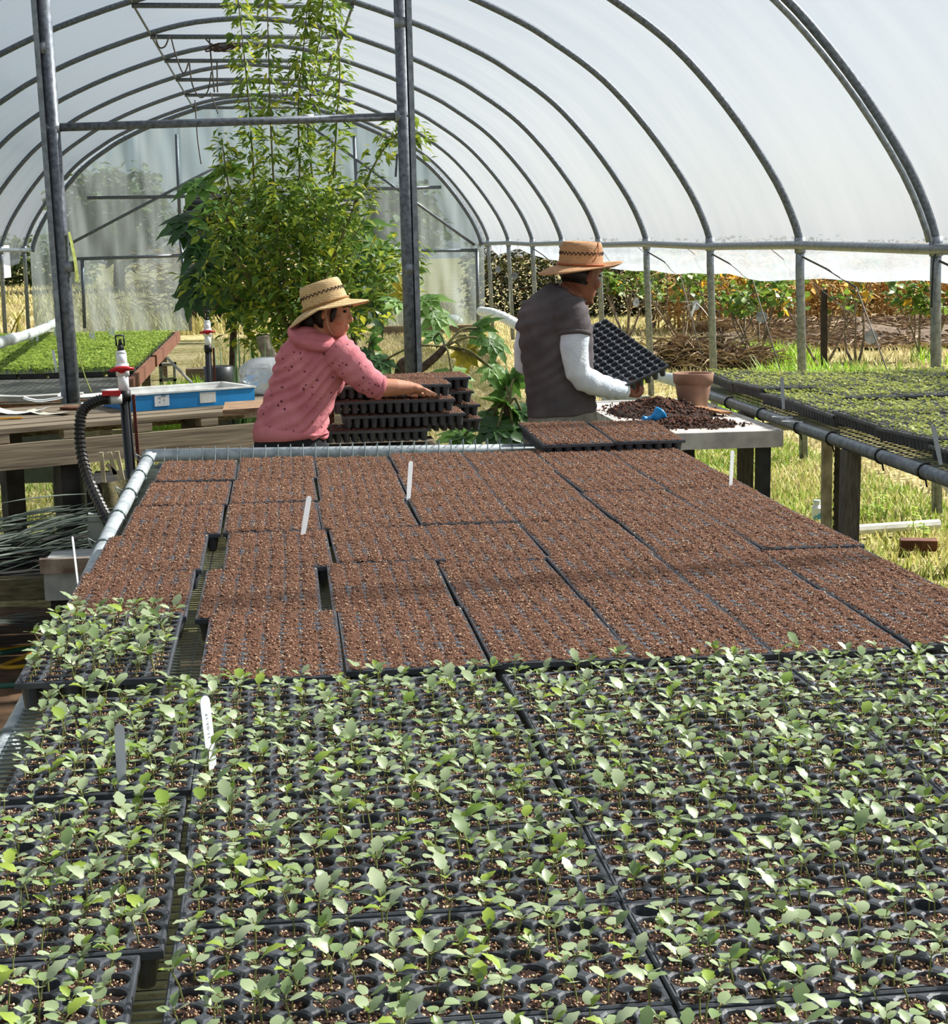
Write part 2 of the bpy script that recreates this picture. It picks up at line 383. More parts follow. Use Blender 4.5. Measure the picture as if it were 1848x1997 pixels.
skirt('wall_left', -1, [(y, 1.42+.05*mnoise.noise(Vector((y*.7, 1, 2)))) for y in np.linspace(-0.8, 31.4, 90)], 9.0)

# the curtain's rolled-up lower edge lying along the wall foot
roll_m = mat('rolled white film', '#e8ecec', '#c4cbc9', rough=0.45, scale=6, bump=0.5, bscale=14, transl=0.2)
def film_roll(pts, r, label):
    mb = MB(); P = catmull(pts, 8); rs = [r*(1+0.22*mnoise.noise(p*3.0)) for p in P]
    mb.tube(P, rs, 12); return tag(mb.build('film_roll', roll_m, smooth=True), label, 'film roll')
film_roll([PY(937, 607, 31.0), PY(965, 612, 28.0), PY(1005, 632, 25.0), PY(1040, 655, 22)], 0.085, 'white rolled plastic film lying along the foot of the wall behind the man')
film_roll([PY(1240, 715, 11.6), PY(1283, 733, 11.2), PY(1333, 745, 10.8), PY(1372, 752, 10.6)], 0.045, 'short white film roll sticking out beside the clay pot')
film_roll([PY(-60, 690, 13), PY(0, 668, 14.5), PY(62, 650, 16.5), PY(95, 636, 20), PY(120, 622, 24)], 0.05, 'white rolled plastic film lying across the seedling trays by the far wall')
# ---- strings hanging from the collar ties
cord_m = mat('grey cord', '#5b5550', '#3f3a37', rough=0.8)
def cord(pts, r, label, m=cord_m, name='slack_string', cat='cord', group=None):
    mb = MB(); mb.tube(catmull(pts, 6), r, 5); return tag(mb.build(name, m, smooth=True), label, cat, group)
for i, (a, Y) in enumerate((([(303, 70), (310, 92), (322, 90), (330, 70)], 20.5), ([(334, 75), (345, 115), (358, 143), (368, 122)], 21.5), ([(369, 122), (375, 165), (390, 190), (405, 178), (412, 140)], 23.2),
                      ([(408, 73), (412, 120), (418, 180)], 20.55), ([(423, 122), (424, 180)], 23.3), ([(544, 150), (552, 185), (558, 192), (566, 122)], 25.9), ([(380, 195), (385, 270), (392, 320)], 28.0), ([(410, 180), (425, 222)], 28.0))):
    cord([PY(x, y, Y) for x, y in a], 0.010, 'thin grey cord looped down from a roof collar tie', group='cords hanging from the collar ties')
knot = thing('cord_bundle', 'tangled brown cord bundle tied to a collar tie beside the climbing vines', 'cord', PY(435, 92, 20.5))
mb = MB(); c = PY(433, 92, 20.45)
for k in range(5):
    mb.tube(catmull([c+Vector((0.16*math.cos(a+k)+random.uniform(-.04, .04)+.02*k, random.uniform(-.03, .03), 0.05*math.sin(a*1.3+k))) for a in np.linspace(0, 6, 8)], 4), 0.010, 5)
mb.build('cord_coil', mat('brown cord', '#4a3a33', '#332722', rough=0.85), knot, True)
mb = MB(); mb.tube(catmull([PY(400, 75, 20.5), PY(412, 86, 20.5), c]), .010, 5); mb.tube(catmull([c, PY(462, 85, 20.5), PY(470, 72, 20.55)]), .010, 5); mb.build('cord_tail', cord_m, knot, True)
mb = MB(); mb.tube(catmull([PY(652, 98, 20.5), PY(640, 140, 22), PY(626, 170, 25), PY(622, 222, 29)]), 0.012, 5)
tag(mb.build('bent_wire', galv_dark, smooth=True), 'bent steel wire running down under the roof behind the vines', 'wire')
# side curtain ropes
for i, y in enumerate((HOOPY[4], HOOPY[5], HOOPY[6], HOOPY[7], HOOPY[10])):
    mb = MB(); mb.tube([(X0+4.30, y, 1.60), (X0+4.40, y-0.35, 1.50), (X0+4.49, y-0.75, 1.37)], 0.008, 5)
    mb.tube([(X0+4.49, y-0.75, 1.37), (X0+4.46, y-1.8, 0.55)], 0.005, 5)
    tag(mb.build('curtain_rope', cord_m, smooth=True), 'thin rope slanting down from a wall post across the side film', 'rope', 'ropes along the rolled side film')
mb = MB(); mb.tube(catmull([PY(1838, 480, 9.80), PY(1822, 500, 9.80), PY(1818, 545, 9.80), PY(1816, 600, 9.80)]), 0.006, 5)
tag(mb.build('dangling_string', blackm, smooth=True), 'dark cord dangling from the doubled wall post', 'cord')

# ---- inner support frame: two posts with a cross bar
sf = thing('goalpost_support', 'dark steel goalpost frame with a long cross bar standing behind the work table', 'frame', (0.3, 9.2, 0))
YL, YR = 9.70, 10.0
def post2(xa, xb, Y, name, name_i=0):
    t = PY(xa, -60, Y); b_ = PY(xb, 765, Y); d = (b_-t); base = b_+d*(b_.z/-d.z if d.z else 0)
    mb = MB(); mb.tube([t, base], 0.040, 10); p = mb.build(name, galv_dark, sf, True)
    mb = MB(); o_ = Vector((-0.048 if name_i == 0 else 0.048, -0.03, 0)); mb.bar(t+o_, base+o_, 0.030, 0.034); mb.build('channel', galv, p)
    return t, base
t1, b1 = post2(80, 142, YL, 'post'); t2, b2 = post2(778, 803, YR, 'post', 1)
mb = MB(); mb.tube([PY(100, 249, YL), PY(784, 227, YR)], 0.024, 10); cb = mb.build('cross_bar', galv_dark, sf, True)
mb = MB(); p = PY(601, 232, (YL+3*YR)/4); d = (PY(784, 227, YR)-PY(100, 249, YL)).normalized(); mb.tube([p-d*.03, p+d*.03], 0.029, 10)
mb.build('tape_band', mat('grey tape', '#b9bcc0', '#a2a5a9', rough=0.5), cb, True)
for x, y, Y in ((100, 249, YL), (784, 227, YR)):
    mb = MB(); c = PY(x, y, Y); mb.tube([c-Vector((.045, 0, 0)), c+Vector((.045, 0, 0))], 0.036, 8); mb.build('clamp', galv, sf, True)
for x, y, Y in ((86, 95, YL), (134, 520, YL), (782, 45, YR), (798, 525, YR)):
    mb = MB(); c = PY(x, y, Y); mb.tube([c-Vector((0, 0, .03)), c+Vector((0, 0, .03))], 0.043, 10); mb.build('sleeve_joint', galv, sf, True)
mb = MB(); mb.tube([PY(774, 300, YR), PY(771, 345, YR)], 0.007, 5); mb.build('chain', galv_dark, sf)
# fabric strip tied to the near post
mb = MB()
L_ = [(132, 452), (138, 480), (145, 520), (146, 548)]; R_ = [(136, 452), (146, 490), (152, 530), (154, 552)]
P0 = catmull([PY(x, y, YL-.05) for x, y in L_], 4); P1 = catmull([PY(x, y, YL-.02) for x, y in R_], 4)
V = [v for ab in zip(P0, P1) for v in ab]; mb.add(V, [(2*i, 2*i+1, 2*i+3, 2*i+2) for i in range(len(P0)-1)])
V2 = [Vector(v)+Vector((0, .012, 0)) for v in V]; mb.add(V2, [(2*i+1, 2*i, 2*i+2, 2*i+3) for i in range(len(P0)-1)])
cloth_y = mat('yellow green fabric', '#b9c06c', '#7f8a45', rough=0.9, scale=25, transl=0.3)
fs = tag(mb.build('fabric_strip', cloth_y, smooth=True), 'yellow green cloth strip hanging on the dark steel post', 'cloth')
mb = MB(); P0 = catmull([PY(x, y, YL-.03) for x, y in ((146, 640), (156, 700), (166, 735), (178, 765))], 4)
mb.tube(P0, [0.006+.012*i/len(P0) for i in range(len(P0))], 4, flat=0.25)
tag(mb.build('fabric_ribbon', cloth_y, smooth=True), 'thin yellow ribbon trailing from the dark steel post onto the table', 'cloth')
# ================================================================== plug trays
TL, TW, THT = 0.546, 0.279, 0.056; NCX, NCY = 14, 7; PX_, PY_ = 0.0382, 0.0384; HR = 0.0183
def cell_xy(i, j): return ((i-(NCX-1)/2)*PX_, (j-(NCY-1)/2)*PY_)
def tray_body_mesh(lod=0):
    mb = MB(); S = 12 if lod == 0 else 8
    ang = [2*PI*k/S+PI/S*0 for k in range(S)]
    for i in range(NCX):
        for j in range(NCY):
            x, y = cell_xy(i, j); outer = []; hole = []; cup = []
            for a in ang:
                c, s = math.cos(a), math.sin(a); k = 1/max(abs(c), abs(s)); hx, hy = PX_/2, PY_/2
                corner = (abs(abs(c)-abs(s)) < 0.45)
                outer.append((x+c*k*hx, y+s*k*hy, THT+(0.0012 if corner else 0)))
                hole.append((x+c*HR, y+s*HR, THT-0.0006)); cup.append((x+c*0.0115, y+s*0.0115, 0.002))
            V = outer+hole+cup; F = []
            for k in range(S):
                n2 = (k+1) % S; F += [(k, n2, S+n2, S+k), (S+k, S+n2, 2*S+n2, 2*S+k)]
            F.append(tuple(2*S+k for k in range(S))); mb.add(V, F)
            # sealing corners of the square cell
            q = [(x+sx*PX_/2, y+sy*PY_/2, THT+0.0012) for sx, sy in ((1, 1), (-1, 1), (-1, -1), (1, -1))]
            for (vx, vy, vz), (a0, a1) in zip(q, ((1, 2), (4, 5), (7, 8), (10, 11)) if S == 12 else ((1, 1),)*0): mb.add([outer[a0], (vx, vy, vz), outer[a1]], [(0, 1, 2)])
    # rim
    ix, iy = NCX*PX_/2, NCY*PY_/2; ox, oy = TL/2, TW/2
    def ring(hx, hy, z): return [(-hx, -hy, z), (hx, -hy, z), (hx, hy, z), (-hx, hy, z)]
    mb.loft([ring(ix, iy, THT), ring(ox-.002, oy-.002, THT+.0005), ring(ox, oy, THT-.002), ring(ox, oy, THT-.012), ring(ox-.002, oy-.002, THT-.012), ring(ix, iy, THT-0.002)], caps=False)
    return mb
def mesh_of(mb, name, mats, tint=False):
    o = mb.build(name, mats, origin=(0, 0, 0), tint=tint); me = o.data; bpy.data.objects.remove(o); return me
BODY = mesh_of(tray_body_mesh(), 'tray_body', tray_pl)
def obj_from(name, me, parent=None, smooth=False):
    o = bpy.data.objects.new(name, me); col.objects.link(o); o.parent = parent; return o
def merge(parts):
    V = []; F = []; T = []; MI = []; b = 0
    for v, f, t, mi in parts:
        V.append(v); F.append(f+b); b += len(v); T.append(np.broadcast_to(np.asarray(t, float), (len(f),))); MI.append(np.full(len(f), mi))
    return np.concatenate(V), np.concatenate(F), np.concatenate(T), np.concatenate(MI)
def cell_soil_mesh(seed, depth=0.0058):
    r = np.random.default_rng(seed); parts = []
    C = np.array([cell_xy(i, j) for i in range(NCX) for j in range(NCY)])
    S = 12; TV = [[0, 0, 0.001]]; 
    for k in range(S): TV.append([0.55*HR*math.cos(2*PI*k/S), 0.55*HR*math.sin(2*PI*k/S), 0.0005])
    for k in range(S): TV.append([0.97*HR*math.cos(2*PI*k/S), 0.97*HR*math.sin(2*PI*k/S), 0])
    TF = [[0, 1+k, 1+(k+1) % S] for k in range(S)]
    for k in range(S):
        a, b, c, d = 1+k, 1+(k+1) % S, 1+S+(k+1) % S, 1+S+k; TF += [[a, d, c], [a, c, b]]
    TV = np.array(TV); TF = np.array(TF); dep = r.uniform(depth*.6, depth*1.35, len(C)); dep[r.random(len(C)) < .04] = 0.02
    V, F = scatter(TV, TF, np.repeat(np.eye(3)[None], len(C), 0), np.column_stack([C, THT-dep]))
    V = V.copy(); V[:, 2] += r.uniform(-.0016, .0016, len(V)); parts.append((V, F, r.random(len(F)), 0))
    def bits(n, lo, hi, mi, tmpl):
        ci = r.integers(0, len(C), n); rad = HR*.93*np.sqrt(r.random(n)); a = r.uniform(0, 2*PI, n); sz = r.uniform(lo, hi, n)
        Ts = np.column_stack([C[ci, 0]+rad*np.cos(a), C[ci, 1]+rad*np.sin(a), THT-dep[ci]+sz*.35+0.0004])
        Ms = rand_rot(n)*(sz[:, None, None]*r.uniform(.6, 1.2, (n, 1, 3)))
        v, f = scatter(tmpl[0], tmpl[1], Ms, Ts); parts.append((v, f, np.repeat(r.random(n), len(tmpl[1])), mi))
    bits(1700, .0012, .0029, 1, (OCTA_V, OCTA_F)); bits(1500, .0012, .0028, 2, (TET_V, TET_F))
    return merge(parts)
def heap_soil_mesh(seed):
    r = np.random.default_rng(seed); nx, ny = 130, 66; xs = np.linspace(-TL/2+.001, TL/2-.001, nx); ys = np.linspace(-TW/2+.001, TW/2-.001, ny)
    X, Y = np.meshgrid(xs, ys)
    u = (X/PX_+NCX/2) % 1-.5; v = (Y/PY_+NCY/2) % 1-.5; d = np.sqrt(u*u+v*v)
    big = np.zeros_like(X)
    for _ in range(5):
        fx, fy, p = r.uniform(6, 26), r.uniform(6, 26), r.uniform(0, 6); big += np.sin(X*fx*2+p)*np.cos(Y*fy*2+p*2)
    Z = THT+0.0026-0.0125*np.clip(d-.43, 0, 1)/.3+0.0011*big+r.normal(0, .0013, X.shape)
    edge = np.minimum(np.minimum(X-xs[0], xs[-1]-X), np.minimum(Y-ys[0], ys[-1]-Y)); Z -= np.clip(.006-edge, 0, 1)*.4
    V = np.column_stack([X.ravel(), Y.ravel(), Z.ravel()]); I = np.arange(nx*ny).reshape(ny, nx)
    q = np.stack([I[:-1, :-1], I[:-1, 1:], I[1:, 1:], I[1:, :-1]], -1).reshape(-1, 4); F = np.concatenate([q[:, [0, 1, 2]], q[:, [0, 2, 3]]])
    keep = (V[F, 2].max(1) > THT-0.001); F = F[keep]
    parts = [(V, F, r.random(len(F))*.7+.1, 0)]
    def bits(n, lo, hi, mi, tmpl):
        x = r.uniform(xs[0]+.003, xs[-1]-.003, n); y = r.uniform(ys[0]+.003, ys[-1]-.003, n); sz = r.uniform(lo, hi, n)
        k = np.clip(((y-ys[0])/(ys[1]-ys[0])).astype(int), 0, ny-1); l = np.clip(((x-xs[0])/(xs[1]-xs[0])).astype(int), 0, nx-1)
        z = np.maximum(Z[k, l], THT)+sz*.3; ok = Z[k, l] > THT-.0035+r.uniform(0, .002, n); x, y, z, sz = x[ok], y[ok], z[ok], sz[ok]; n = len(x)
        Ms = rand_rot(n)*(sz[:, None, None]*r.uniform(.4, 2.0, (n, 1, 3))); Ms[:, 2, :] *= .6
        v_, f_ = scatter(tmpl[0], tmpl[1], Ms, np.column_stack([x, y, z])); parts.append((v_, f_, np.repeat(r.random(n), len(tmpl[1])), mi))
    bits(4300, .0011, .0027, 2, (TET_V, TET_F)); bits(480, .0012, .0026, 1, (OCTA_V, OCTA_F))
    return merge(parts)
def soil_to_mesh(name, data, m0):
    V, F, T, MI = data; me = bulk_mesh(name, V, F)
    for m in (m0, perlite, crumb): me.materials.append(m)
    me.polygons.foreach_set('material_index', MI.astype(np.int32))
    a = me.attributes.new('tint', 'FLOAT', 'FACE'); a.data.foreach_set('value', T.astype(np.float32)); me.update(); return me
CELL_SOIL = [soil_to_mesh('cell_soil', cell_soil_mesh(s), soil_wet) for s in (1, 2, 3)]
HEAP_SOIL = [soil_to_mesh('heaped_soil', heap_soil_mesh(s), soil_m) for s in (11, 12, 13)]
def make_tray(kind, loc, rz, label, group, tilt=(0, 0), v=0):
    t = thing('plug_tray', label, 'seed tray', loc, group); t.rotation_euler = (tilt[0], tilt[1], rz)
    obj_from('tray_body', BODY, t)
    if kind == 'seed': stuff(obj_from('cell_soil', CELL_SOIL[v % 3], t))
    elif kind == 'soil': stuff(obj_from('heaped_soil', HEAP_SOIL[v % 3], t))
    return t

# ================================================================== main bench
ZT = CAMH-0.823; ZM = ZT-THT; BX0, BX1, BY0, BY1 = -0.475, 1.60, 1.15, 6.62
bench = thing('growing_bench', 'long galvanised pipe bench with a welded wire top, covered in plug trays', 'bench', ((BX0+BX1)/2, 4, 0))
rz_ = ZM+0.040
mb = MB(); mb.tube(catmull([(BX0-.035, BY0, ZM-.03), (BX0-.035, 2.6, ZM-.03), (BX0-.035, 3.7, ZM-.028), (BX0-.035, 4.3, ZM-.008), (BX0-.035, 5.0, ZM+.018), (BX0-.035, 5.8, rz_-.008), (BX0-.035, BY1, rz_-.004)], 4), .024, 10); mb.build('side_rail', bench_pipe, bench, True)
mb = MB(); mb.tube([(BX1-.05, BY0, ZM-.03), (BX1-.05, BY1, ZM-.03)], .024, 10); mb.build('side_rail', bench_pipe, bench, True)
for y in (BY0, BY1):
    mb = MB(); mb.tube([(BX0-.05, y, rz_), (BX1-.04, y, rz_-.03)], .026, 10); mb.build('end_rail', bench_pipe, bench, True)
for y in (2.6, 4.0, 5.4):
    mb = MB(); mb.tube([(BX0-.03, y, ZM-.035), (BX1-.05, y, ZM-.035)], .02, 8); mb.build('cross_rail', bench_pipe, bench, True)
for y in (BY0+.1, 3.2, 5.0, BY1-.1):
    for x in (BX0+.03, BX1-.03):
        mb = MB(); mb.tube([(x, y, 0), (x, y, rz_-.02)], .026, 8); mb.build('leg', galv_dark, bench, True)
mb = MB(); mb.tube([(BX0-.03, BY1, rz_-.02), (BX0-.03, BY1, rz_+.012)], .034, 10); mb.build('corner_fitting', bench_pipe, bench, True)
for k, y in enumerate((6.45, 6.05, 5.62, 5.2, 4.75, 4.3, 3.6, 3.0, 2.5, 2.1)):
    mb = MB(); c = Vector((BX0-.035, y, np.interp(y, [2.6, 3.7, 4.3, 5.0, 5.8, 6.62], [ZM-.03, ZM-.028, ZM-.008, ZM+.018, rz_-.008, rz_-.004]))); mb.tube([c+Vector((.0275*math.cos(a), .006*math.sin(a*.5), .0275*math.sin(a))) for a in np.linspace(0, 2*PI, 14)], .0035, 5)
    if k % 2 == 0: mb.tube([c+Vector((-.02, 0, .02)), c+Vector((-.04, -.01, .035)), c+Vector((-.03, -.02, .01))], .003, 5)
    mb.build('wire_tie', wire_m, bench, True)
mb = MB()
x = BX0-.02
while x < BX1: mb.bar((x, BY0, ZM-.002), (x, BY1+.02, ZM-.002), .0035); x += 0.05
y = BY0
while y < BY1: mb.bar((BX0-.025, y, ZM+.001), (BX1, y, ZM+.001), .0035); y += 0.0255
# the wire top wraps over the end rail
x = BX0+.02
while x < BX1-.5:
    mb.tube([(x, BY1-.10, ZM-.002), (x+.004, BY1-.035, ZM+.018), (x+.006, BY1-.01, rz_+.030), (x+.004, BY1+.03, rz_+.012), (x+.002, BY1+.033, rz_-.02)], .0024, 5); x += 0.05
stuff(mb.build('wire_top', wire_m, bench))

# ---- soil filled trays, standing lengthwise
rows = [  # near edge y, list of left edges
    (3.055, [-.165, .117, .400, .680, .960, 1.243]),
    (3.575, [-.494, -.190, .112, .398, .678, .962, 1.245]),
    (4.105, [-.482, -.150, .136, .408, .688, .970, 1.250]),
    (4.640, [-.452, -.164, .118, .402, .684, .966, 1.248]),
    (5.165, [-.442, -.158, .128, .412, .690, .972, 1.252]),
    (5.690, [-.430, -.146, .134, .418, .698, .978, 1.256])]
k = 0
ORD = ['first', 'second', 'third', 'fourth', 'fifth', 'sixth', 'seventh', 'eighth', 'ninth', 'tenth']
for r_i, (y0, xs) in enumerate(rows):
    for c_i, x0 in enumerate(xs):
        jz = random.uniform(0, .006); ty = random.uniform(-.012, .012); rzj = random.uniform(-.008, .008)
        lab = 'soil-filled plug tray, %s row from the seedlings, %s from the aisle' % (ORD[r_i], ORD[len(xs)-1-c_i])
        make_tray('soil', (x0+TW/2+random.uniform(-.002, .002), y0+TL/2+random.uniform(-.006, .006), ZM+.004+jz), PI/2+rzj, lab, 'soil-filled plug trays on the main bench', (random.uniform(-.006, .006), ty), k); k += 1
for i, x0 in enumerate((1.00, 1.285)):
    make_tray('soil', (x0+TW/2, 6.43, ZM+.052), PI/2+(.03 if i == 0 else .0), 'soil-filled plug tray perched on the end rail, ' + ('nearer the woman' if i == 0 else 'nearer the potting table'), 'two trays perched over the end rail', (0.0, -.045 if i == 0 else -.03), i)
# ---- seedling trays
seed_trays = [((-.358, 3.290), 90, .020), ((-.288, 2.690), 90, 0), ((-.292, 2.118), 90, 0), ((-.318, 1.560), 90, 0)]
for y in (2.870, 2.592, 2.320, 2.045, 1.762, 1.478):
    seed_trays += [((.128+random.uniform(-.006, .006), y), random.uniform(-.7, .7), 0), ((.680+random.uniform(-.003, .003), y-.01), random.uniform(-.8, .8), 0)]
    if y > 1.9: seed_trays.append(((1.231, y-.012), random.uniform(-.8, .8), 0))
seed_objs = []
for i, ((x, y), deg, dz) in enumerate(seed_trays):
    if i == 0: lab, g = 'black plug tray of grey-green seedlings overhanging the bench side, beside the soil-filled trays', None
    elif i < 4: lab, g = 'crosswise seedling tray at the outer bench rail, %s tray after the overhanging one' % ORD[i-1], 'seedling plug trays on the main bench'
    else:
        rr_ = sorted({round(q[0][1], 1) for q in seed_trays[4:]}, reverse=True); row_i = int(round((2.870-y)/.279)); row_i = max(0, min(5, row_i)); c_i = 0 if x < .4 else (1 if x < 1 else 2)
        lab, g = 'seedling plug tray, %s row from the soil-filled trays, %s from the outer rail' % (ORD[row_i], ORD[c_i+1]), 'seedling plug trays on the main bench'
    seed_objs.append((make_tray('seed', (x, y, ZM+.004+dz+random.uniform(0, .004)), math.radians(deg), lab, g, (random.uniform(-.006, .006), random.uniform(-.006, .006)), i), i))

# ================================================================== seedlings
def seedling_variant(seed, kind):
    r = random.Random(seed); H = r.uniform(.018, .034); leanx, leany = r.uniform(-.008, .008), r.uniform(-.008, .008)
    stem = MB(); top = Vector((leanx, leany, H)); stem.tube([(0, 0, -.004), (leanx*.3, leany*.3, H*.5), top], [.0012, .0010, .0009], 5)
    leaves = []
    def add(d, L, W, droop, m, fold, pet, shape=None, up=(0, 0, 1), ns=4):
        lb = MB(); d = Vector(d).normalized(); p = top+d*pet
        lb.tube([top, top+d*pet*.5+Vector((0, 0, .001)), p], .0007, 4, mi=1); lb.leaf(p, d, L, W, up, droop, ns, 0, r.random(), fold, shape); leaves.append((lb, m))
    a0 = r.uniform(0, 2*PI)
    heart = lambda q: (math.sin(PI*min(1, (q*.86+.10)))**.55)*(1.0 if q < .8 else 1.0-.5*(q-.8)/.2)
    for s in (0, 1):
        a = a0+PI*s+r.uniform(-.3, .3); el = r.uniform(.25, .9)
        add((math.cos(a)*math.cos(el), math.sin(a)*math.cos(el), math.sin(el)), r.uniform(.0115, .017), r.uniform(.0115, .017), r.uniform(.1, .5), leaf_seed, r.uniform(-.1, .3), r.uniform(.005, .010), heart)
    ruff = lambda q: (math.sin(PI*min(1, q*.9+.07))**.7)*(1+.16*math.sin(q*21))
    nt = {0: 1, 1: 2, 2: 3}[kind]
    for t in range(nt):
        a = a0+PI/2+PI*t+r.uniform(-.5, .5); el = r.uniform(.5, 1.25); sc = r.uniform(.6, 1.15) if t == 0 else r.uniform(.35, .9)
        add((math.cos(a)*math.cos(el), math.sin(a)*math.cos(el), math.sin(el)), .0215*sc, .0150*sc, r.uniform(.05, .45), leaf_seed if r.random() < .72 else leaf_young, r.uniform(0, .5), r.uniform(.004, .010)*sc, ruff, ns=6)
    return stem, leaves, kind
VARS = [seedling_variant(100+i, i % 3) for i in range(15)]
VM = []
for st, lv, kd in VARS:
    VM.append((mesh_of(st, 'stem', stem_m), [mesh_of(lb, 'leaf', [m, stem_m], True) for lb, m in lv], kd))
for s_, l_, k_ in VM:
    for me in l_: me.polygons.foreach_set('use_smooth', np.ones(len(me.polygons), dtype=bool))
VARLAB = ['seedling with two seed leaves and one small true leaf in a black tray cell',
          'seedling with two seed leaves and two ruffled true leaves in a black tray cell',
          'bushy seedling with several ruffled true leaves in a black tray cell']
def proj(p):
    q = RB.T @ (np.array(p)-np.array([0, 0, CAMH])); return CX+FPX*q[0]/-q[2], CY-FPX*q[1]/-q[2]
spots = []
bpy.context.view_layer.update()
for t, ti in seed_objs:
    Mw = t.matrix_world
    for i in range(NCX):
        for j in range(NCY):
            if random.random() < (.10 if ti < 4 else .15): continue
            for rep in range(2 if random.random() < .10 else 1):
                x, y = cell_xy(i, j); p = Mw @ Vector((x+random.uniform(-.006, .006), y+random.uniform(-.006, .006), THT-.005))
                px, py = proj(p)
                if -40 < px < 1890 and py < 2090: spots.append((p, ti, py))
spots.sort(key=lambda s: -s[2])
def sc_for(ti): return random.uniform(.95, 1.35) if ti < 2 else random.uniform(.8, 1.2)
bulkparts = {0: [], 1: [], 2: []}
for n_, (p, ti, py) in enumerate(spots):
    vi = random.randrange(15); sc = sc_for(ti); rz = random.uniform(0, 2*PI); tx, ty = random.uniform(-.15, .15), random.uniform(-.15, .15)
    sm, lms, kd = VM[vi]
    if n_ < 300:
        o = obj_from('seedling', sm); o.location = p; o.rotation_euler = (tx, ty, rz); o.scale = (sc,)*3; tag(o, VARLAB[kd], 'seedling', ['seedlings with one true leaf', 'seedlings with two true leaves', 'bushy seedlings'][kd])
        for lm in lms: obj_from('leaf', lm, o)
    else:
        Mt = np.array(R3(tx, ty, rz))*sc; P = np.array(p)
        st, lv, _ = VARS[vi]
        def addp(mb, mi, tt):
            V = np.array(mb.V) @ Mt.T+P; Fq = [list(f)+[f[-1]]*(4-len(f)) if len(f) < 4 else list(f) for f in mb.F if len(f) <= 4]
            return V, Fq, mb
        for mb, mi in [(st, 2)]+[(lb, 0 if m is leaf_seed else 1) for lb, m in lv]:
            V = np.array(mb.V) @ Mt.T+P; keep = [(f, a) for f, a in zip(mb.F, mb.mi) if len(f) == 4]
            Fq = np.array([f for f, a in keep]); tv = random.random()
            bulkparts[0].append((V, Fq, tv, np.array([2 if a == 1 else mi for f, a in keep])))
V = []; F = []; T = []; MI = []; b = 0
for v, f, t, mi in bulkparts[0]: V.append(v); F.append(f+b); b += len(v); T.append(np.full(len(f), t)); MI.append(mi)
so_ = bulk('seedlings', np.concatenate(V), np.concatenate(F), [leaf_seed, leaf_young, stem_m], None, True, np.concatenate(T), np.concatenate(MI))
stuff(tag(so_, 'mass of young green seedlings filling the plug trays behind the nearest rows', 'seedlings'))

# ================================================================== white plant labels
def stake(xb, yb, xt, yt, z, w=.0155, label='', rot=0.0, m=white_pl, text=None, group=None):
    b_ = G(xb, yb, z); t = PY(xt, yt, b_.y+.004); d = (t-b_); L = d.length; d.normalize(); b2 = b_-d*.02
    xax = Vector((math.cos(rot), math.sin(rot), 0)); xax = (xax-d*xax.dot(d)).normalized(); nrm = xax.cross(d)
    prof = [(-w/2*.75, 0), (w/2*.75, 0), (w/2, L*.35+.02)]
    prof += [(w/2*math.cos(a), L+.02-w/2+w/2*math.sin(a)) for a in np.linspace(0, PI, 9)]+[(-w/2, L*.35+.02)]
    mb = MB(); A = [b2+xax*x+d*y+nrm*.0006 for x, y in prof]; B = [b2+xax*x+d*y-nrm*.0006 for x, y in prof]
    n = len(prof); mb.add(A+B, [tuple(range(n)), tuple(reversed(range(n, 2*n)))]+[(i, i+n, (i+1) % n+n, (i+1) % n) for i in range(n)])
    o = tag(mb.build('plant_label', m, origin=b_), label, 'plant label', group)
    if text:
        cu = bpy.data.curves.new('txt', 'FONT'); cu.body = text; cu.size = .0100; cu.align_x = 'CENTER'; cu.align_y = 'CENTER'
        to = bpy.data.objects.new('txt', cu); col.objects.link(to); bpy.context.view_layer.update()
        me = bpy.data.meshes.new_from_object(to.evaluated_get(bpy.context.evaluated_depsgraph_get())); bpy.data.objects.remove(to)
        # written up the stake
        fn = nrm if nrm.y < 0 else -nrm; c = b_+d*(L*.60)+fn*.0011
        for v in me.vertices:
            u = v.co.copy(); xr = d; yr = -xax if fn == nrm else xax
            yr = fn.cross(xr); v.co = c+xr*u.x*1.15+yr*u.y*.62-b_
        ink = mat('pencil ink', '#8b8d93', '#6e7076', rough=0.8); me.materials.append(ink)
        h = bpy.data.objects.new('handwriting', me); col.objects.link(h); h.parent = o
    return o
lab_grey = mat('shaded and weathered label', '#b9bec3', '#a9aeb4', rough=0.45, transl=0.25)  # grey holds one upright label's shade in its colour; weathered labels share it
stake(415, 1503, 398, 1357, ZT-.004, label='white plastic plant label with a pencilled date, leaning among the seedlings', text='11-03-17', rot=.80, w=.0205)
stake(239, 1552, 232, 1412, ZT-.004, label='white plant label, toned grey for its shade, standing upright in the edge seedling tray', rot=.42, m=lab_grey)
stake(152, 1140, 141, 1046, ZT+.003, label='white plant label seen on edge in the outer soil-filled tray', rot=1.42)
stake(590, 1046, 603, 967, ZT+.004, label='white plant label leaning in the soil between two trays in front of the woman', rot=.62, w=.019)
stake(796, 975, 801, 899, ZT+.004, label='upright white plant label in the soil of the row nearest the end rail', rot=.62, w=.019)
stake(1424, 950, 1428, 878, ZT+.004, label='white plant label at the aisle edge of the bench in front of the potting table', rot=.62, w=.019)

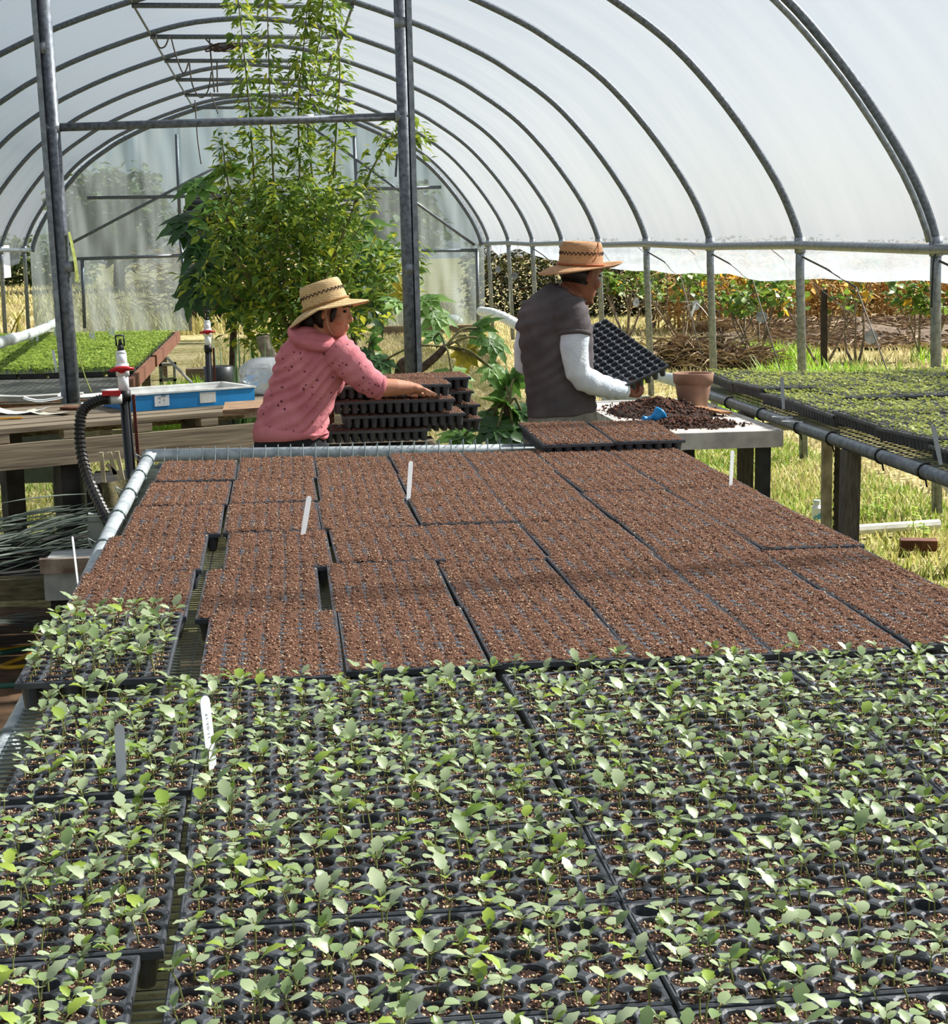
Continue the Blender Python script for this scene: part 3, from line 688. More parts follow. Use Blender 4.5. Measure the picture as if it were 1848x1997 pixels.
# ================================================================== bench along the right wall
RX0, RX1, RY0, RY1 = 2.49, 4.10, 4.6, 9.25; RZ = 0.895
rb = thing('side_bench', 'grey pipe bench with a wire top carrying sprouting trays along the side wall', 'bench', ((RX0+RX1)/2, 7, 0))
mb = MB(); mb.tube([(RX0-.06, RY0, RZ-.02), (RX0-.06, RY1+.15, RZ-.02)], .028, 10); mb.build('side_rail', galv, rb, True)
mb = MB(); mb.tube([(RX1, RY0, RZ-.02), (RX1, RY1+.15, RZ-.02)], .028, 10); mb.build('side_rail', galv, rb, True)
for y in (RY0, 6.2, 7.8, RY1+.1):
    mb = MB(); mb.tube([(RX0-.06, y, RZ-.03), (RX1, y, RZ-.03)], .022, 8); mb.build('cross_rail', galv, rb, True)
for y in (5.2, 6.72, 8.3):
    mb = MB(); mb.bbox((RX0-.095, y-.035, 0), (RX0-.025, y+.035, RZ-.04)); mb.build('leg', mat('grey post timber', '#6a665f', '#4b4843', rough=0.85, scale=8, stretch=(14, 14, 2), bump=.3), rb)
    mb = MB(); mb.bbox((RX1-.09, y-.045, 0), (RX1, y+.045, RZ-.04)); mb.build('leg', MATS['grey post timber'], rb)
mb = MB(); x = RX0-.05
while x < RX1: mb.bar((x, RY0, RZ), (x, RY1+.12, RZ), .004); x += .05
y = RY0
while y < RY1+.12: mb.bar((RX0-.06, y, RZ+.003), (RX1, y, RZ+.003), .004); y += .05
stuff(mb.build('wire_top', wire_m, rb))
for y in (5.4, 5.9, 6.35, 6.95, 7.4, 8.0, 8.6, 9.1):
    mb = MB(); c = Vector((RX0-.06, y, RZ-.02)); mb.tube([c+Vector((.031*math.cos(a), .004*math.sin(a*.5), .031*math.sin(a))) for a in np.linspace(0, 2*PI, 12)], .004, 5); mb.tube([c+Vector((0, 0, -.03)), c+Vector((.01, .01, -.06))], .004, 5); mb.build('wire_tie', blackm, rb, True)
sprV = []; sprF = []; sprT = []; nb = 0
def sprout_tmpl():
    mb = MB()
    mb.tube([(0, 0, -.008), (0, 0, .016)], .0009, 3, caps=False)
    for a in (0.3, 3.4): mb.leaf((0, 0, .016), (math.cos(a)*.8, math.sin(a)*.8, .45), .014, .010, droop=.3, nseg=2)
    return np.array(mb.V), np.array([f for f in mb.F])
SPV, SPF = sprout_tmpl(); sp_T = []; sp_P = []
ZR = RZ+.006; kk = 0
for ry in range(9):
    for rx in range(6):
        x = RX0-.03+TW/2+rx*.2785; y = RY1-TL/2-ry*.548+random.uniform(-.006, .006)
        wav = 0.010*math.sin(y*3.1+rx*.9)+.003*random.random()
        t = make_tray('seed', (x, y, ZR+.02+wav), PI/2+random.uniform(-.012, .012), 'sprout tray on the side bench, %s row from the potting table, %s from aisle' % (ORD[ry], ORD[rx]), 'sprouting trays on the side wall bench', (random.uniform(-.004, .004), .030*math.cos(y*3.1+rx*.9)+random.uniform(-.006, .006)), kk); kk += 1
        bpy.context.view_layer.update(); Mw = t.matrix_world
        for i in range(NCX):
            for j in range(NCY):
                if random.random() < .12: continue
                cx_, cy_ = cell_xy(i, j)
                for rep in range(random.choice((1, 2, 2, 3))): sp_P.append(Mw @ Vector((cx_+random.uniform(-.009, .009), cy_+random.uniform(-.009, .009), THT-.008)))
P = np.array([tuple(p) for p in sp_P]); n = len(P); Ms = rand_rot(n, .35)*rng.uniform(.8, 1.6, n)[:, None, None]
v, f = scatter(SPV, SPF, Ms, P)
leaf_sprout = mat('sprout leaf', '#c6c96a', '#8fa04a', rough=0.5, scale=30, transl=0.4, tint=True, ramp=(0.1, 0.9))
stuff(tag(bulk('sprouts', v, f, leaf_sprout, None, True, np.repeat(rng.random(n), len(SPF))), 'tiny pale green sprouts covering the trays along the side wall', 'sprouts'))
stake(1527, 790, 1524, 735, ZR+.06, label='weathered plant label in a sprout tray near the clay pot', m=lab_grey, w=.018)
stake(1832, 896, 1819, 830, ZR+.06, label='weathered plant label leaning over the edge of a sprout tray', m=lab_grey, w=.018)
# label sticks fallen onto the side bench
for (x, y) in ((1525, 813), (1545, 822)):
    c = G(x, y, RZ+.008); mb = MB(); mb.box(c, (.10, .014, .003), R3(0, 0, -.5)); tag(mb.build('loose_label', white_pl), 'white plant label lying flat on the wire of the side wall bench', 'plant label', 'loose labels on the side bench')
# translucent sheet hanging under the side bench
V = []; F = []
for i in range(9):
    for j in range(7):
        u, w_ = i/8, j/6; V.append((3.15+.1*u+.1*w_, 6.2+2.3*u, RZ-.05-w_*(.16+.28*math.sin(PI*u)**1.5)-.05*mnoise.noise(Vector((u*3, w_*3, 0)))))
for i in range(8):
    for j in range(6): F.append((i*7+j, i*7+j+1, (i+1)*7+j+1, (i+1)*7+j))
tag(mk('plastic_sheet', V, F, film_mat('milky sheet', 0.12, (.9, .9, .86), (.80, .79, .70), .7, scale=4), smooth=True), 'milky plastic sheet sagging under the side wall bench', 'sheet')
# steel stake and timber by the side bench
mb = MB(); a = G(1612, 1012, 0.0); 
sp = thing('fence_stake', 'studded steel stake against a pale wooden post beside the side wall bench', 'stake', (3.15, 8.95, 0))
b_ = Vector((3.12, 9.0, 0)); mb.bar(b_, b_+Vector((-.01, 0, RZ-.02)), .05, .05); mb.build('wood_post', mat('pale post', '#c9bfae', '#8e8474', rough=.9, scale=8), sp)
mb = MB(); mb.bar(b_+Vector((.055, -.01, 0)), b_+Vector((.05, -.01, RZ)), .022, .03)
for k in range(16): mb.box(b_+Vector((.04, -.02, .05+.052*k)), (.016, .016, .018))
mb.build('steel_stake', mat('rusty steel', '#4a443f', '#2c2826', rough=.8), sp)
# ================================================================== potting table with soil, pot and nozzle
PZ = 0.85
A = G(1188, 786, PZ); B = G(1440, 790, PZ); C_ = G(1498, 848, PZ); 
pt = thing('potting_table', 'white-topped potting table littered with dark soil beside the man', 'table', (2.0, 8.2, 0))
tx0, tx1, ty0, ty1 = 1.70, 2.36, 7.50, 9.05
mb = MB(); mb.bbox((tx0, ty0, PZ-.02), (tx1, ty1, PZ)); mb.build('table_top', mat('white board', '#d6d0c8', '#b8b0a6', rough=.75, scale=9, bump=.15), pt)
for lo, hi, nm in (((tx0-.005, ty0-.02, PZ-.075), (tx1+.005, ty0+.02, PZ+.003), 'apron'), ((tx0-.02, ty0, PZ-.075), (tx0+.015, ty1, PZ+.006), 'apron'), ((tx1-.015, ty0, PZ-.075), (tx1+.02, ty1, PZ+.003), 'apron'), ((tx0, ty1-.02, PZ-.075), (tx1, ty1+.02, PZ+.006), 'apron')):
    mb = MB(); mb.bbox(lo, hi); mb.build(nm, mat('grey painted wood', '#c9c6c0', '#a19d97', rough=.8, scale=9, bump=.2), pt)
for x, y in ((tx0+.10, ty0+.35), (tx1-.06, ty0+.06), (tx0+.06, ty1-.06), (tx1-.06, ty1-.06)):
    mb = MB(); mb.bbox((x-.03, y-.03, 0), (x+.03, y+.03, PZ-.07)); mb.build('leg', mat('dark leg', '#3a3c3d', '#232526', rough=.7), pt)
mb = MB(); mb.tube([(tx1+.0, ty1-.5, PZ-.10), (tx1+.9, ty1-.45, PZ-.12)], .022, 8); tag(mb.build('white_pipe', white_pvc, smooth=True), 'white pipe reaching from the potting table to the side wall bench', 'pipe')
# heap of potting soil
def soil_heap(cx, cy, rx, ry, h, z0, seed, nb, label, name='soil_heap'):
    r = np.random.default_rng(seed); n = 46; V = []; F = []
    for j in range(n+1):
        for i in range(n+1):
            u, v = i/n*2-1, j/n*2-1; d = math.hypot(u, v)+.25*mnoise.noise(Vector((u*2, v*2, seed)))
            z = h*max(0, 1-d)**.8*(1+.6*mnoise.noise(Vector((u*4, v*4, seed+3))))+.006*mnoise.noise(Vector((u*14, v*14, seed)))-(.012 if d > .93 else 0)
            V.append((cx+u*rx, cy+v*ry, z0+max(z, -.006)))
    for j in range(n):
        for i in range(n):
            q = (j*(n+1)+i, j*(n+1)+i+1, (j+1)*(n+1)+i+1, (j+1)*(n+1)+i)
            if max(V[k][2] for k in q) > z0+.0005: F.append(q)
    V = np.array(V); F4 = np.array(F); F3 = np.concatenate([F4[:, [0, 1, 2]], F4[:, [0, 2, 3]]]); parts = [(V, F3, .3, 0)]
    a = r.uniform(0, 2*PI, nb); d = np.abs(r.normal(0, .62, nb)); d = d[d < 1.25]; a = a[:len(d)]; u, v = d*np.cos(a), d*np.sin(a); m = len(d)
    ii = np.clip(((u+1)/2*n).astype(int), 0, n); jj = np.clip(((v+1)/2*n).astype(int), 0, n); zz = np.maximum(V[jj*(n+1)+ii, 2], z0); sz = r.uniform(.004, .012, m)
    x, y = cx+u*rx, cy+v*ry
    v_, f_ = scatter(TET_V, TET_F, rand_rot(m)*(sz[:, None, None]*r.uniform(.5, 1.3, (m, 1, 3))), np.column_stack([x, y, zz+sz*.35]))
    v_[:, 2] = np.maximum(v_[:, 2], z0)
    parts.append((v_, f_, np.repeat(r.random(m), 4), 1)); VV, FF, TT, MI = merge(parts)
    return tag(bulk(name, VV-np.array([cx, cy, z0]), FF, [soil_wet, mat('dark crumbs', '#6a4534', '#2a1811', rough=.95, tint=True, scale=50)], None, False, TT, MI), label, 'soil')
h1 = soil_heap(2.00, 8.42, .27, .45, .070, PZ, 5, 2600, 'loose heap of dark potting soil on the potting table'); h1.location = (2.00, 8.42, PZ)
h2 = soil_heap(1.98, 7.82, .27, .17, .035, PZ, 6, 1500, 'thin drift of dark potting soil near the front of the potting table'); h2.location = (1.98, 7.82, PZ)
# clay pot
pp = Vector((2.24, 8.66, PZ)); pot = thing('clay_pot', 'tall weathered terracotta pot standing on the potting table', 'pot', pp)
terra = mat('terracotta', '#b58d76', '#946f5b', rough=.85, scale=7, bump=.15)
mb = MB(); mb.lathe([(.001, .004), (.072, .0), (.078, .004), (.096, .125), (.096, .13), (.106, .132), (.110, .182), (.108, .186), (.100, .184), (.092, .13), (.074, .012), (.001, .012)], pp, 32, caps=False)
mb.build('pot_wall', terra, pot, True)
# small wooden board by the pot
mb = MB(); mb.box((2.24, 8.30, PZ+.022), (.07, .30, .012), R3(.02, .06, .3)); tag(mb.build('wood_offcut', mat('tan offcut', '#b9895c', '#8e6240', rough=.8, scale=10)), 'small tan wood offcut lying in soil beside the clay pot', 'board')
# blue plastic nozzle
bl = mat('bright blue plastic', '#2f9fe0', '#1c7fc4', rough=.35, scale=10)
c = G(1274, 817, PZ+.03); nz_ = thing('spray_nozzle', 'bright blue plastic nozzle with a short handle resting on soil on the potting table', 'nozzle', (c.x, c.y, PZ))
mb = MB(); R = R3(0, .9, .4); mb.lathe([(.008, -.03), (.020, -.028), (.028, -.01), (.030, .012), (.036, .018), (.037, .030), (.030, .032), (.022, .014), (.008, .010)], c+Vector((.018, 0, .012)), 18, R=R); mb.build('nozzle_cup', bl, nz_, True)
mb = MB(); mb.tube(catmull([c+Vector((.0, 0, .006)), c+Vector((-.03, -.005, .0)), c+Vector((-.058, -.01, .002))], 6), [.017, .017, .016, .016, .015, .015, .015, .015, .016, .017, .018, .018, .014], 10); mb.build('nozzle_handle', bl, nz_, True)
# white bucket half hidden behind the man and white panel
mb = MB(); a = PY(1182, 815, 9.9); mb.box(a+Vector((.12, 0, -.12)), (.30, .02, .5)); tag(mb.build('leaning_sheet', mat('dirty white panel', '#c9ccc4', '#a9ada4', rough=.7)), 'dirty white panel leaning behind the potting table', 'panel')

# ================================================================== stack of filled trays by the woman
def tray_stack(x, y, z, rz, n, label, g, kinds, jit=.012):
    for k in range(n):
        t = make_tray(kinds[k % len(kinds)] if k == n-1 or kinds[0] == 'soil' else kinds[0], (x+random.uniform(-jit, jit), y+random.uniform(-jit, jit), z+k*.060), rz+random.uniform(-.05, .05), label, g, (0, 0), k)
tb = thing('low_stand', 'low plank stand carrying the stacked trays beside the woman', 'stand', (.75, 7.45, 0))
SZ = .62
mb = MB(); mb.bbox((.32, 7.20, SZ-.03), (1.08, 7.95, SZ)); mb.build('stand_top', wood_grey, tb)
for x in (.38, 1.02):
    for y in (7.26, 7.88): mb = MB(); mb.bbox((x-.035, y-.035, 0), (x+.035, y+.035, SZ-.03)); mb.build('leg', wood_grey, tb)
def flat_stack(px0, px1, ybot, ytop, Y, label, rz, n, xoff=None):
    a = PY(px0, ybot, Y); b_ = PY(px1, ybot, Y); z0 = a.z; z1 = PY(px0, ytop, Y).z; h = (z1-z0)/n
    return (a+b_)/2, z0, h
def stack_at(px, py_bot, Y, n, rz, label, g, top_soil=True, dx=()):
    c = PY(px, py_bot, Y)
    for k in range(n):
        off = dx[k] if k < len(dx) else random.uniform(-.01, .01)
        make_tray('soil' if top_soil else 'empty', (c.x+off, Y+TW/2+random.uniform(-.008, .008), c.z+k*.0655), rz+random.uniform(-.02, .02), ('bottom ', 'second-lowest ', 'second-highest ', 'topmost ')[k]+label, g, (0, 0), k)
    return c
stack_at(762, 863, 7.22, 4, .02, 'filled plug tray in the stack under the woman\'s hands', 'filled trays stacked by the woman', True, (-.10, .06, .015, .0))
stack_at(822, 843, 7.60, 4, .05, 'black plug tray in the rear stack behind the woman\'s hands', 'trays in the rear stack', True, (.01, .0, -.03, -.04))
mb = MB(); c = PY(720, 868, 7.35); mb.box((c.x, 7.45, c.z-.02), (.62, .45, .03)); tag(mb.build('stack_board', wood_grey), 'grey plank under the stacked plug trays beside the woman', 'board')
# make the stands reach: support block under that plank
mb = MB(); mb.bbox((c.x-.28, 7.28, 0), (c.x+.28, 7.62, c.z-.036)); tag(mb.build('support_crate', wood_brown), 'brown wooden crate holding up the tray stacks', 'crate')
# plank with soil on it, between woman and stack
a = PY(640, 790, 7.85); b_ = PY(722, 778, 7.85)
pl = thing('soil_plank', 'wooden shelf plank strewn with soil reaching from behind the woman', 'plank', ((a.x+b_.x)/2, 8.0, a.z-.02))
mb = MB(); mb.box(((a.x+b_.x)/2-.25, 8.05, a.z-.012), (b_.x-a.x+.5, .40, .03), R3(0, -.04, 0)); mb.build('board', mat('light plank', '#b09070', '#7b5f46', rough=.85, scale=7, stretch=(2, 14, 14)), pl)
mb = MB(); mb.box((a.x+.0, 8.0, a.z/2-.02), (.06, .08, a.z-.02)); mb.build('upright', wood_red, pl)
n = 700; x = rng.uniform(a.x-.3, b_.x-.02, n); y = rng.uniform(7.88, 8.22, n); sz = rng.uniform(.003, .008, n)
v, f = scatter(TET_V, TET_F, rand_rot(n)*sz[:, None, None], np.column_stack([x, y, a.z+.004+(x-(a.x+b_.x)/2+.25)*.04+sz*.3]))
o = bulk('soil_crumbs', v-np.array(pl.location), f, MATS['dark crumbs'], pl, False, np.repeat(rng.random(n), 4)); stuff(o)

# ================================================================== wooden work table on the left
WZ = 0.88
FL = G(-60, 842, WZ); FR = G(560, 792, WZ)       # front edge
d = (FR-FL).normalized(); nrm = Vector((-d.y, d.x, 0))
wood_tab = mat('weathered table wood', '#948670', '#5a4e3e', rough=.85, scale=5, detail=2.5, stretch=(.5, 9, 12), bump=.3, bscale=5, rot=math.atan2(d.y, d.x), ramp=(.3, .7))
wt = thing('work_table', 'old weathered wooden work table with a thick front beam and loose plank top', 'table', (FL.x*.5+FR.x*.5, FL.y*.5+FR.y*.5, 0))
Lw = (FR-FL).length+.35; ang = math.atan2(d.y, d.x); Rw = R3(0, 0, ang)
def wp(u, v, z): return FL+d*u+nrm*v+Vector((0, 0, z-WZ))
tv = 0.0
for k in range(7):
    w = .135+random.uniform(-.01, .02); mb = MB(); o_ = random.uniform(-.03, .06)
    mb.box(wp(Lw/2+o_, tv+w/2, WZ-.012+random.uniform(-.004, .004)), (Lw, w-.006, .024), Rw); mb.build('plank', wood_tab, wt); tv += w
mb = MB(); mb.box(wp(Lw/2, -.0, WZ-.14), (Lw+.2, .05, .125), Rw); mb.build('front_beam', wood_tab, wt)
mb = MB(); mb.box(wp(Lw/2, .93, WZ-.10), (Lw, .05, .11), Rw); mb.build('rear_beam', wood_grey, wt)
for k in range(7):
    mb = MB(); mb.box(wp(.15+k*.38, .04, WZ-.05), (.10, .07, .045), Rw); mb.build('spacer_block', wood_tab, wt)
for u in (.52, 1.62):
    for v_ in (.10, .88):
        mb = MB(); mb.box(wp(u, v_, (WZ-.1)/2), (.10, .10, WZ-.1), Rw); mb.build('leg', mat('dark timber', '#4a4640', '#2b2926', rough=.9, scale=8, bump=.3), wt)
# things on it
def sheet(cx, cy, w, l, rz, label, m=paper_m, curl=.01, z=WZ, name='paper_sheet', cat='paper', thick=.0):
    mb = MB(); Rr = R3(0, 0, rz); V = []; n = 6
    for i in range(n+1):
        u = i/n-.5
        for j in (0, .5, 1):
            v_ = j-.5; V.append(Vector((cx, cy, z+.003))+Rr @ Vector((u*w, v_*l, curl*(abs(u)*2)**2+.002*math.sin(u*9))))
    F = [(i*3+j, i*3+j+1, (i+1)*3+j+1, (i+1)*3+j) for i in range(n) for j in (0, 1)]
    if thick:
        k = len(V); V2 = [v-Vector((0, 0, thick)) for v in V]; V = [v+Vector((0, 0, thick)) for v in V2]+V2
        F = F+[tuple(reversed([i+k for i in f])) for f in F]
        for i in range(n): F += [(i*3, (i+1)*3, (i+1)*3+k, i*3+k), (i*3+2, i*3+2+k, (i+1)*3+2+k, (i+1)*3+2)]
        F += [(0, k, k+1, 1), (1, k+1, k+2, 2), (n*3+1, n*3+1+k, n*3+k, n*3), (n*3+2, n*3+2+k, n*3+1+k, n*3+1)]
    mb.add(V, F); return tag(mb.build(name, m), label, cat)
def onT(x, y): return G(x, y, WZ)
p = onT(85, 782); sheet(p.x, p.y, .22, .16, .1, 'white folded sheet lying above a dark gap on the work table', curl=.02, z=WZ)
p = onT(40, 806); sheet(p.x, p.y, .30, .14, -.1, 'open white notebook sheet with a yellow pencil edge on the work table', curl=.03, z=WZ)
p = onT(100, 808); sheet(p.x, p.y, .24, .09, -.35, 'cream paper strip curling beside the notebook on the work table', mat('cream paper', '#e6e2d2', '#d6d1bf', rough=.8), curl=.02)
p = onT(172, 772); sheet(p.x, p.y, .34, .22, .05, 'bright white sheet under the red-handled valve on the work table')
p = onT(205, 790); sheet(p.x, p.y, .26, .10, .02, 'pale grey board strip behind the corrugated hose on the work table', mat('pale grey board', '#c3c8ca', '#aeb4b6', rough=.7), thick=.01)
p = onT(70, 772); sheet(p.x, p.y, .55, .10, .08, 'grey rolled paper sack lying along the back of the work table', mat('grey sack', '#b8b6ae', '#989790', rough=.85, scale=10, bump=.4), curl=.01, thick=.03, name='paper_sack', cat='sack')
mb = MB(); p = onT(20, 818); mb.tube([p+Vector((-.12, 0, .006)), p+Vector((.06, .01, .006))], .005, 6); tag(mb.build('pencil', mat('yellow pencil paint', '#e0a52c', '#c98e1d', rough=.5)), 'yellow pencil beside the notebook on the work table', 'pencil')
# hole-dark shallow scrap of bark
p = onT(150, 798); mb = MB(); mb.box(p+Vector((0, 0, .008)), (.16, .09, .012), R3(.02, .03, -.2)); tag(mb.build('bark_scrap', wood_brown), 'dark bark scrap lying by the corrugated hose', 'bark')
# blue tray with white rim
q0 = G(258, 803, WZ); q1 = G(497, 785, WZ); bd = (q1-q0); bl_ = bd.length; bd.normalize(); bn = Vector((-bd.y, bd.x, 0))
bt = thing('blue_tray', 'bright blue shallow tray with a white rim and two torn stickers', 'tray', (q0+q1)/2+bn*.20)
blue = mat('blue paint', '#1f86c4', '#1a76b2', rough=.45, scale=8); Rb = R3(0, 0, math.atan2(bd.y, bd.x))
def bp_(u, v, z): return q0+bd*u+bn*v+Vector((0, 0, z))
HB, DB = .085, .40
for u0, u1, v0, v1 in ((0, bl_, 0, .014), (0, bl_, DB-.014, DB), (0, .014, .014, DB-.014), (bl_-.014, bl_, .014, DB-.014)):
    mb = MB(); mb.box(bp_((u0+u1)/2, (v0+v1)/2, HB/2), (u1-u0, v1-v0, HB), Rb); s_ = mb.build('side', blue, bt)
    mb = MB(); mb.box(bp_((u0+u1)/2, (v0+v1)/2, HB+.004), (u1-u0+.014, v1-v0+.014, .008), Rb); mb.build('rim', white_pvc, s_)
mb = MB(); mb.box(bp_(bl_/2, DB/2, .045), (bl_-.03, DB-.03, .01), Rb); mb.build('tray_floor', white_pvc, bt)
for u0, u1, v0, v1 in ((.014, bl_-.014, .014, .020), (.014, bl_-.014, DB-.020, DB-.014), (.014, .020, .02, DB-.02), (bl_-.020, bl_-.014, .02, DB-.02)):
    mb = MB(); mb.box(bp_((u0+u1)/2, (v0+v1)/2, HB/2+.02), (u1-u0, v1-v0, HB-.04), Rb); mb.build('liner', white_pvc, bt)
stk = mat('torn sticker', '#d9dcdc', '#7d8a90', rough=.7, scale=22, ramp=(.42, .5))
stk2 = mat('worn sticker', '#d2d3cd', '#bfc0b8', rough=.7, scale=22)
for u, m_, w in ((.155, stk, .085), (.40, stk2, .095)):
    mb = MB(); mb.box(bp_(u*bl_/.66, -.0016, .048), (w, .003, .058), Rb); mb.build('sticker', m_, bt)
# bulging clear plastic bag
c = G(522, 772, WZ); bagm = film_mat('clear bag', 0.30, (.85, .87, .87), (.60, .62, .62), .35, scale=6, amp=.2, gloss=.35)
mb = MB(); rings = []
for i in range(25):
    a = PI*i/24; rr = math.sin(a)**.7+.02; z = (1-math.cos(a))/2*.22; ring = []
    for j in range(44):
        t = 2*PI*j/44; k_ = 1+.13*mnoise.noise(Vector((math.cos(t)*2.2, math.sin(t)*2.2, z*16)))+.08*abs(mnoise.noise(Vector((math.cos(t)*6, math.sin(t)*6, z*45)))); ring.append(c+Vector((.16*rr*k_*math.cos(t), .10+.12*rr*k_*math.sin(t), z)))
    rings.append(ring)
mb.loft(rings); tag(mb.build('plastic_bag', bagm, smooth=False), 'bulging clear plastic bag on the table behind the woman', 'bag')

# ---- standpipe with sprinkler and hose
def standpipe(xb, yb, xt, yt, Y, k, label, hose=False):
    b0 = PY(xb, yb, Y); tp = PY(xt, yt, Y); dr = (tp-b0); base = b0-dr*(b0.z/dr.z); base.z = 0; H = (tp-base).length; ax = (tp-base).normalized()
    o = thing('standpipe', label, 'standpipe', base)
    def at(z): return base+ax*z
    r = .021
    mb = MB(); mb.tube([at(0), at(H-.27)], .024, 10); mb.build('riser', mat('shiny black pipe', '#191a1c', '#101113', rough=.25, spec=.6), o, True)
    mb = MB(); mb.tube([at(H-.30), at(H-.25)], .029, 10); mb.build('coupling', blackm, o, True)
    mb = MB(); mb.tube([at(H-.26), at(H-.17)], .024, 12); mb.tube([at(H-.145), at(H-.085)], .024, 12); mb.tube([at(H-.185), at(H-.13)], .030, 12); mb.tube([at(H-.085), at(H-.07)], [.024, .018], 12); mb.build('ball_valve', white_pl, o, True)
    mb = MB(); c = at(H-.155)+Vector((0, -.034, 0)); mb.tube([c+Vector((-.055, 0, -.004)), c+Vector((-.02, -.006, .004)), c+Vector((.02, -.006, .006)), c+Vector((.055, 0, .004))], [.006, .012, .012, .006], 8); mb.ell(c, (.02, .014, .016)); mb.build('valve_handle', red_pl, o, True)
    mb = MB(); mb.tube([at(H-.07), at(H-.045)], [.016, .013], 10); mb.bar(at(H-.05)+Vector((-.017, 0, 0)), at(H-.004)+Vector((-.019, 0, 0)), .006, .012); mb.bar(at(H-.05)+Vector((.017, 0, 0)), at(H-.004)+Vector((.019, 0, 0)), .006, .012); mb.tube([at(H-.045), at(H-.02)], [.010, .006], 8); mb.tube([at(H-.006), at(H)], .021, 10); mb.build('sprinkler_head', black_pl, o, True)
    mb = MB(); mb.bar(base+Vector((.040, -.01, 0)), at(H-.27)+Vector((.040, -.01, 0)), .014, .018); mb.build('rebar', mat('rusty rebar', '#6a2f24', '#3f1c17', rough=.85, scale=60, bump=.6), o)
    return o, at, H
sp1, at1, H1 = standpipe(258, 960, 233, 653, 7.55, 1, 'black standpipe with white valve, red handle and sprinkler, joined to a corrugated hose')
standpipe(408, 745, 403, 606, 12.2, 1, 'black standpipe with white valve and red handle behind the blue tray')
# side outlet
vz = PY(225, 778, 7.52)
mb = MB(); mb.tube([vz+Vector((.03, 0, 0)), vz+Vector((-.035, 0, 0))], .022, 10); mb.build('side_valve', white_pvc, sp1, True)
mb = MB(); c = vz+Vector((-.005, -.02, .028)); mb.bar(c+Vector((-.05, 0, 0)), c+Vector((.03, 0, 0)), .022, .022); mb.build('side_handle', red_pl, sp1)
P = catmull([vz+Vector((-.03, 0, 0)), PY(190, 782, 7.5), PY(162, 800, 7.47), PY(155, 840, 7.44), PY(160, 890, 7.40), PY(175, 940, 7.30), PY(195, 985, 7.1), PY(212, 1020, 6.95), PY(222, 1060, 6.85), PY(235, 1150, 6.8)], 22)
mb = MB(); mb.tube(P, [.021 if (i//2) % 2 else .026 for i in range(len(P))], 10)
tag(mb.build('corrugated_hose', mat('corrugated black hose', '#2b2724', '#181614', rough=.4), smooth=False), 'black corrugated hose looping down from the standpipe valve', 'hose')

# ---- clutter below the left table
dk = mat('dark crate wood', '#35322d', '#201e1b', rough=.9)
mb = MB(); a = G(205, 1000, .0); mb.bbox((-.93, 8.05, 0), (-.62, 8.5, .62)); tag(mb.build('dark_crate', dk), 'dark tall crate standing under the work table', 'crate')
lp = mat('pale lattice', '#cdbf9c', '#a9997a', rough=.85)
lt = thing('lattice_panel', 'pale wooden frame leaning behind the standpipe under the work table', 'frame', (-.75, 7.98, 0))
for a_, b_ in (((197, 882), (203, 945)), ((213, 882), (225, 925)), ((228, 880), (240, 938)), ((208, 905), (240, 938))):
    mb = MB(); mb.bar(PY(*a_, 7.98), PY(*b_, 7.98), .018, .02); mb.build('lath', lp, lt)
mb = MB(); mb.bar(PY(203, 945, 7.98), Vector((PY(203, 945, 7.98).x, 7.98, 0)), .018, .02); mb.bar(PY(240, 938, 7.98), Vector((PY(240, 938, 7.98).x, 7.98, 0)), .018, .02); mb.build('foot', lp, lt)
p0 = PY(230, 960, 7.35); mb = MB(); V = []; F = []
for i in range(9):
    for j in range(9):
        u, w = i/8-.5, j/8; V.append(p0+Vector((u*.12*(1.2-.5*w), .05*math.sin(u*5)+.03*mnoise.noise(Vector((u*5, w*4, 1))), .05-w*.22)))
F = [(i*9+j, i*9+j+1, (i+1)*9+j+1, (i+1)*9+j) for i in range(8) for j in range(8)]
V2 = [v+Vector((0, .012, 0)) for v in V]; mb.add(V, F); mb.add(V2, [tuple(reversed(f)) for f in F])
tag(mb.build('burlap_rag', mat('burlap', '#7d7452', '#565036', rough=.95, scale=30, bump=.4), smooth=True), 'dull olive burlap rag hanging beside the bench corner', 'rag')
mb = MB(); a = PY(0, 880, 11.2); mb.bbox((-2.35, 11.1, .2), (-1.42, 11.16, .55)); mb.bbox((-2.3, 11.1, 0), (-2.24, 11.16, .2)); mb.bbox((-1.5, 11.1, 0), (-1.44, 11.16, .2)); tag(mb.build('glossy_sheet', mat('dark green panel', '#3d463d', '#2c332c', rough=.35, spec=.6)), 'dark green glossy panel standing on grass under the work table', 'panel')
mb = MB(); mb.bbox((-1.36, 10.7, 0), (-1.27, 10.8, .38)); tag(mb.build('mossy_post', mat('mossy pale post', '#a7a78a', '#7c8a4a', rough=.9)), 'short pale mossy post standing in the grass', 'post')

